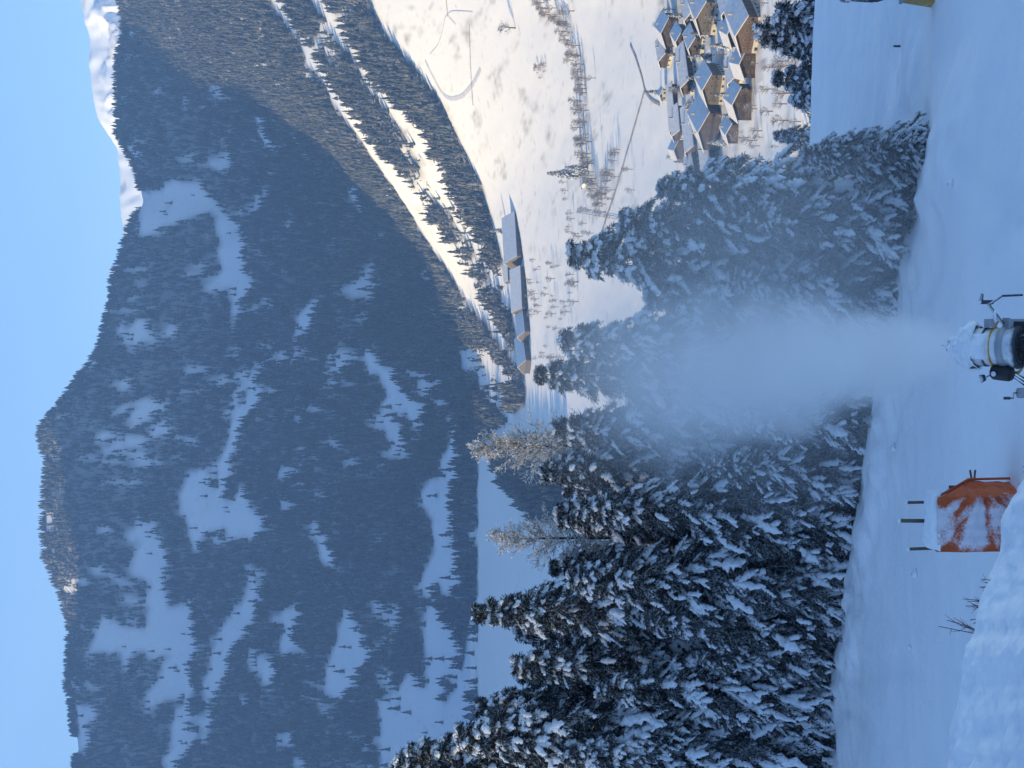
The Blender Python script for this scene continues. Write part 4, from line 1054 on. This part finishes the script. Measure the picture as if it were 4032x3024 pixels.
tt.links.new(mr.outputs[0], mx.inputs['Factor']); tt.links.new(tb.inputs['Base Color'].links[0].from_socket, mx.inputs[6]); mx.inputs[7].default_value = (.78, .80, .86, 1)
tt.links.new(mx.outputs[2], tb.inputs['Base Color'])
YT = 31.0
pa, pb, pc_ = P(216, 939, YT), P(271, 937, YT - .1), P(288, 969, YT + .75)
zt = (pa.z + pb.z) / 2; zb = float(near_z(pa.x, YT)) - .35
Nn_, Mm = 120, 70
ring = []
corner = [(pa.x, YT, zt), (pb.x, YT - .1, zt + .02), (pc_.x, YT + .75, pc_.z), (pc_.x - .25, YT + .9, pc_.z + .15), (pa.x + .1, YT + .55, zt), (pa.x, YT, zt)]
seg = [(0, 1, 62), (1, 2, 22), (2, 3, 8), (3, 4, 16), (4, 5, 12)]
for a, b, n in seg:
    for i in range(n):
        s = i / n; ring.append([corner[a][k] + (corner[b][k] - corner[a][k]) * s for k in range(3)] + [a + s])
ring = np.array(ring); n = len(ring)
s_ = ring[:, 3]; tt_ = np.linspace(0, 1, Mm)[:, None]
top = ring[None, :, :3]
Vt = np.empty((Mm, n, 3)); Vt[..., 0] = ring[:, 0]; Vt[..., 1] = ring[:, 1]; Vt[..., 2] = ring[:, 2] + (zb - ring[:, 2]) * tt_
front = np.clip(1 - np.clip(s_ - 1.0, 0, 1) * 1.2, 0, 1) * (s_ < 2.2)
# folds fan out from the tied corner on the right
fx = Vt[..., 0] - (pc_.x + .05); fz = Vt[..., 2] - (pc_.z + .1)
angf = np.arctan2(fz, -fx); radf = np.hypot(fx, fz)
fold = np.sin(angf * 10 + 2.6 * fbm(radf * 1.7, angf * 2.4, 6, 3)) * .5 + np.sin(angf * 23 + 2 + 2 * fbm(radf * 2.5, angf * 3, 16, 2)) * .28
amp = .055 * np.clip(radf / .5, 0, 1) * np.clip(1.6 - radf * .45, .3, 1)
disp = fold * amp + .05 * fbm(Vt[..., 0] * 3, Vt[..., 2] * 3, 4, 3)
vert = np.sin(Vt[..., 0] * 26 + 2 * fbm(Vt[..., 2] * 2, Vt[..., 0] * 2, 9, 2)) * .025
Vt[..., 1] -= (disp + vert) * np.where(s_ < 2.1, 1, .3)
Vt[..., 0] += np.where((s_ > 1) & (s_ < 2.2), 1, 0) * disp * .8
Vt[..., 1] -= .10 * np.sin(np.clip(tt_ * 1.2, 0, 1) * np.pi) * (s_ < 1.5)
# snow stuck on outward swellings of the front
st = np.clip(.78 + np.clip(fold, -.6, .25) * .62 + .35 * fbm(Vt[..., 0] * 4, Vt[..., 2] * 4, 14, 3) - np.clip((s_ - .72) * 2.2, 0, 1.3) * (.6 + np.clip((.55 - tt_) * 1.5, 0, .6)) - .5 * np.clip(1 - s_ / .16, 0, 1) * .9, 0, 1)
st = np.where(s_ < 2.2, st, .25)
t = thing('mat_bundle', 'snow-dusted orange tarpaulin bundle lashed around posts beside the run', 'crash mat', (0, 0, 0))
i = np.arange(Mm - 1)[:, None] * n; k = np.arange(n)[None]; k2 = (k + 1) % n
Ft = np.stack([i + k, i + n + k, i + n + k2, i + k2], -1).reshape(-1, 4)
obj('tarpaulin', mesh('tarpaulin', Vt.reshape(-1, 3), Ft, True, np.repeat(st.reshape(-1, 1), 3, 1)), m_tarp, t)
# snow lying on the top
cx_, cy_ = np.linspace(0, 1, 40), np.linspace(0, 1, 22)
CA, CB = np.meshgrid(cx_, cy_, indexing='ij')
px_ = pa.x + .01 + (pb.x + .12 - pa.x) * CA; py_ = YT - .03 + .55 * CB
edge = np.clip(np.minimum(np.minimum(CA, 1 - CA) / .10, np.minimum(CB, 1 - CB) / .14), 0, 1) ** .5
pz_ = zt - .06 + .17 * edge * (1 + .25 * fbm(px_ * 4, py_ * 4, 3, 3))
py_ = py_ - .02 * np.sin(CA * 14)
obj('snow_cap', mesh('snow_cap', np.stack([px_, py_, pz_], -1).reshape(-1, 3), grid_faces(40, 22)[:, ::-1], True), m_snow, t)
MB().tube([(pb.x - .02, YT + .02, zt), (pc_.x + .02, YT + .7, pc_.z + .03), (pc_.x + .03, YT + .76, zb)], .03, 6).build('hem', m_tarp, t)
# rolled red end strap on the top left
rb = P(234, 928, YT + .6)
MB().tube([(rb.x - .18, rb.y, rb.z - .12), (rb.x, rb.y, rb.z + .02), (rb.x + .20, rb.y, rb.z - .02)], [.05, .09, .07], 10).build('rolled_flap', m_tarp, t, True)
MB().tube([(rb.x + .03, rb.y - .09, rb.z - .10), (rb.x + .06, rb.y - .02, rb.z + .12), (rb.x + .07, rb.y + .08, rb.z + .02)], .022, 6).build('strap', m_black, t, True)
crust('flap_snow', [((rb.x, rb.y, rb.z + .09), (.22, .1, .05))], t, 2)
# posts the mats lean on
for u, v, lean, lab, w in [(245, 900, .02, 'tallest dark wooden post rising behind the orange bundle', .085), (266.5, 907, -.01, 'dark wooden post behind the right part of the orange bundle', .065), (221, 909, -.02, 'dark wooden post behind the left edge of the orange bundle', .07)]:
    yq = YT + .85; tp = P(u, v, yq); z0 = float(near_z(tp.x, yq)); hh_ = tp.z - z0
    t2 = thing('wooden_post', lab, 'post', (tp.x, yq, z0), 0, 'posts behind the orange bundle'); t2.rotation_euler = (0, lean, 0)
    MB().tube([(0, 0, -.4), (0, 0, hh_ * .5), (0, 0, hh_)], [w * .55, w * .52, w * .5], 10).build('shaft', m_fence, t2)
    crust('snow_cap', [((0, 0, hh_ + .015), (w * .55, w * .55, .045))], t2, 1)
pl = P(283, 958, YT + .85)
t2 = thing('plank', 'dark weathered plank edge sticking out right of the orange bundle', 'plank', (pl.x - .14, pl.y + .15, float(near_z(pl.x, pl.y)))); hq = pl.z - t2.location.z
MB().box((0, 0, hq / 2 - .1), (.24, .07, hq + .5), ).build('board', m_fence, t2); crust('snow_cap', [((0, 0, hq + .155), (.12, .05, .03))], t2, 1)
for du, lab in ((0, 'upper thin stick poking out right of the orange bundle'), (3.5, 'lower thin stick poking out right of the orange bundle')):
    s0 = P(287, 972 + du * .6, YT + .9); s1 = P(298, 970 + du * 1.5, YT + .95)
    o = MB().tube([s0 - Vector((.5, 0, .02)), s0, s1], .022, 6).build('stick', m_fence); tag(o, lab, 'stick', 'sticks by the orange bundle')

# piste pole and a few snow lumps
yp = 46.5; top = P(722, 893, yp); z0 = float(near_z(top.x, yp))
t = thing('piste_pole', 'thin grey marker pole standing in the shaded snow on the right', 'pole', (top.x, yp, z0))
MB().tube([(0, 0, -.3), (0, 0, top.z - z0)], .035, 8).build('shaft', mat('pole_paint', (.10, .11, .13), .6), t)
crust('snow_cap', [((0, 0, top.z - z0), (.04, .04, .03))], t, 1)
for u, v, r_, lab in [(194, 917, .12, 'round snow lump on the run near the posts'), (320, 895, .10, 'small snow lump on the run above the posts'), (121, 911, .07, 'tiny snow lump on the run at the left'), (584, 952, .10, 'small snow lump on the run far right of the snow gun')]:
    ys = np.arange(20, 75, .1); zs = near_z(rx(u, v) * ys, ys); kq = int(np.argmax(rz(v) * ys < zs)); x_, y_ = float(rx(u, v)) * ys[kq], ys[kq]
    o = crust('snow_lump', [((0, 0, r_ * .4), (r_, r_, r_ * .8)), ((r_ * .8, .02, r_ * .2), (r_ * .6, r_ * .6, r_ * .5))], None, 9); o.location = (x_, y_, float(zs[kq])); tag(o, lab, 'snow lump', 'snow lumps on the run')

# bare twigs on the near bank
m_shoot = frost(mat('bare_shoot', (.10, .075, .06), .9), .2, .9, .7, 30)
def shoots(label, u, v, lean, H, seed):
    yb = 18.2; p = P(u, v, yb); z0 = bank_z(p.x, yb); r = np.random.default_rng(seed); b = MB()
    for k in range(5):
        d = np.array([lean + r.normal(0, .35), r.normal(0, .3), 1.0]); d /= np.linalg.norm(d); L = H * r.uniform(.55, 1)
        cv = bez((r.normal(0, .03), r.normal(0, .03), -.1), d, L, -.05, 6, .03, r); b.tube(cv, np.linspace(.008, .003, 6), 4, False)
        for m_ in range(5):
            i0 = int(r.integers(1, 5)); dd = d + r.normal(0, .5, 3); dd /= np.linalg.norm(dd); b.tube(bez(cv[i0], dd, L * r.uniform(.2, .4), 0, 4), np.linspace(.005, .002, 4), 3, False)
    o = b.build('bare_shrub', m_shoot); o.location = (p.x, yb, z0); tag(o, label, 'shrub', 'bare shrubs on the near bank')
shoots('leafless shrub nearest to the orange bundle on the bank edge', 185, 991, .1, .34, 1)
shoots('leafless fan-shaped shrub second from the orange bundle', 166, 985, .0, .40, 2)
shoots('low leafless shrub between the fan-shaped and the leaning one', 151, 980, .1, .26, 3)
shoots('long leaning leafless twig at the left of the bank shrubs', 131, 974, .45, .58, 4)
shoots('frosted bush tip behind the bank at the bottom right of the orange bundle', 302, 1024, .0, .35, 5)

# ------------------------------------------------------------------ plume of artificial snow
m_plume, tp_, vp = vol('snow_plume', (.985, .99, 1.0), 0.0, .2)
N_ = lambda k: tp_.nodes.new(k)
def M_(op, a, b=None, clamp=False):
    n = N_('ShaderNodeMath'); n.operation = op; n.use_clamp = clamp
    for i_, x in enumerate((a, b)):
        if x is None: continue
        if isinstance(x, (int, float)): n.inputs[i_].default_value = x
        else: tp_.links.new(x, n.inputs[i_])
    return n.outputs[0]
co = N_('ShaderNodeTexCoord'); sxyz = N_('ShaderNodeSeparateXYZ'); tp_.links.new(co.outputs['Object'], sxyz.inputs[0])
LP = 21.0                                               # length of the jet along its local z
zz_ = M_('DIVIDE', sxyz.outputs[2], LP)                 # 0 at the mouth .. 1
# the fall-out drifts down from the jet: radius grows with distance
n1 = N_('ShaderNodeTexNoise'); n1.inputs['Scale'].default_value = .55; n1.inputs['Detail'].default_value = 4; n1.inputs['Roughness'].default_value = .55
tp_.links.new(co.outputs['Object'], n1.inputs['Vector'])
rad = M_('ADD', .35, M_('MULTIPLY', M_('POWER', M_('MAXIMUM', zz_, 0.0), .75), 3.7))
rr = M_('SQRT', M_('ADD', M_('POWER', M_('ABSOLUTE', sxyz.outputs[0]), 2.0), M_('POWER', M_('ABSOLUTE', sxyz.outputs[1]), 2.0)))
q_ = M_('ADD', M_('DIVIDE', rr, rad), M_('MULTIPLY', M_('SUBTRACT', n1.outputs['Fac'], .5), 1.5))
core = M_('POWER', M_('SUBTRACT', 1.0, q_, True), 1.3)
fade = M_('MULTIPLY', M_('POWER', M_('SUBTRACT', 1.0, zz_, True), 1.4), M_('MINIMUM', M_('MULTIPLY', zz_, 12.0), 1.0))
dn = M_('MULTIPLY', M_('MULTIPLY', core, fade), M_('DIVIDE', PLUME, M_('ADD', .3, M_('MULTIPLY', zz_, 1.0))))
tp_.links.new(dn, vp.inputs['Density'])
prf = [(0, .0), (0.0, .6)] + [(LP * s, .5 + 5.4 * s ** .8) for s in np.linspace(.05, 1, 14)] + [(LP, 0)]
pb_ = MB().lathe(prf, (0, 0, 0), (0, 0, 1), 28).build('snow_plume', m_plume)
tag(pb_, 'white plume of blown snow rising from the snow gun', kind='stuff')
mouth = gp + Vector((0, math.cos(math.radians(42)), math.sin(math.radians(42)))) * .55
dirp = (P(388, 640, 44) - mouth).normalized()
pb_.location = mouth; pb_.rotation_euler = dirp.to_track_quat('Z', 'Y').to_euler()
# thin fall-out drifting to the right in front of the trees
def flip_out(me):
    import bmesh
    bm = bmesh.new(); bm.from_mesh(me); bmesh.ops.remove_doubles(bm, verts=bm.verts, dist=1e-4)
    bmesh.ops.recalc_face_normals(bm, faces=bm.faces); bm.to_mesh(me); bm.free(); me.update()
flip_out(pb_.data)
m_mist, tp_, vp = vol('drifting_mist', (.985, .99, 1.0), 0.0, .2)
co = N_('ShaderNodeTexCoord'); ln = N_('ShaderNodeVectorMath'); ln.operation = 'LENGTH'
vs = N_('ShaderNodeVectorMath'); vs.operation = 'DIVIDE'; vs.inputs[1].default_value = (6.5, 4.0, 6.5)
tp_.links.new(co.outputs['Object'], vs.inputs[0]); tp_.links.new(vs.outputs[0], ln.inputs[0])
n1 = N_('ShaderNodeTexNoise'); n1.inputs['Scale'].default_value = .3; n1.inputs['Detail'].default_value = 3
tp_.links.new(co.outputs['Object'], n1.inputs['Vector'])
fo = M_('POWER', M_('SUBTRACT', 1.0, M_('ADD', ln.outputs['Value'], M_('MULTIPLY', M_('SUBTRACT', n1.outputs['Fac'], .5), .6)), True), 1.2)
tp_.links.new(M_('MULTIPLY', fo, MIST), vp.inputs['Density'])
b = MB(); th = np.arange(20) * 2 * np.pi / 20; ph = np.linspace(-np.pi / 2, np.pi / 2, 13)
b.add(np.stack([np.cos(ph)[:, None] * np.cos(th) * 6.5, np.cos(ph)[:, None] * np.sin(th) * 4.0, np.sin(ph)[:, None] * np.ones(20) * 6.5], -1).reshape(-1, 3), [ring_faces(13, 20)])
o = b.build('drifting_snow_mist', m_mist, None, True); o.location = P(468, 765, 40.0); flip_out(o.data)
tag(o, 'thin snow mist drifting right of the plume', kind='stuff')
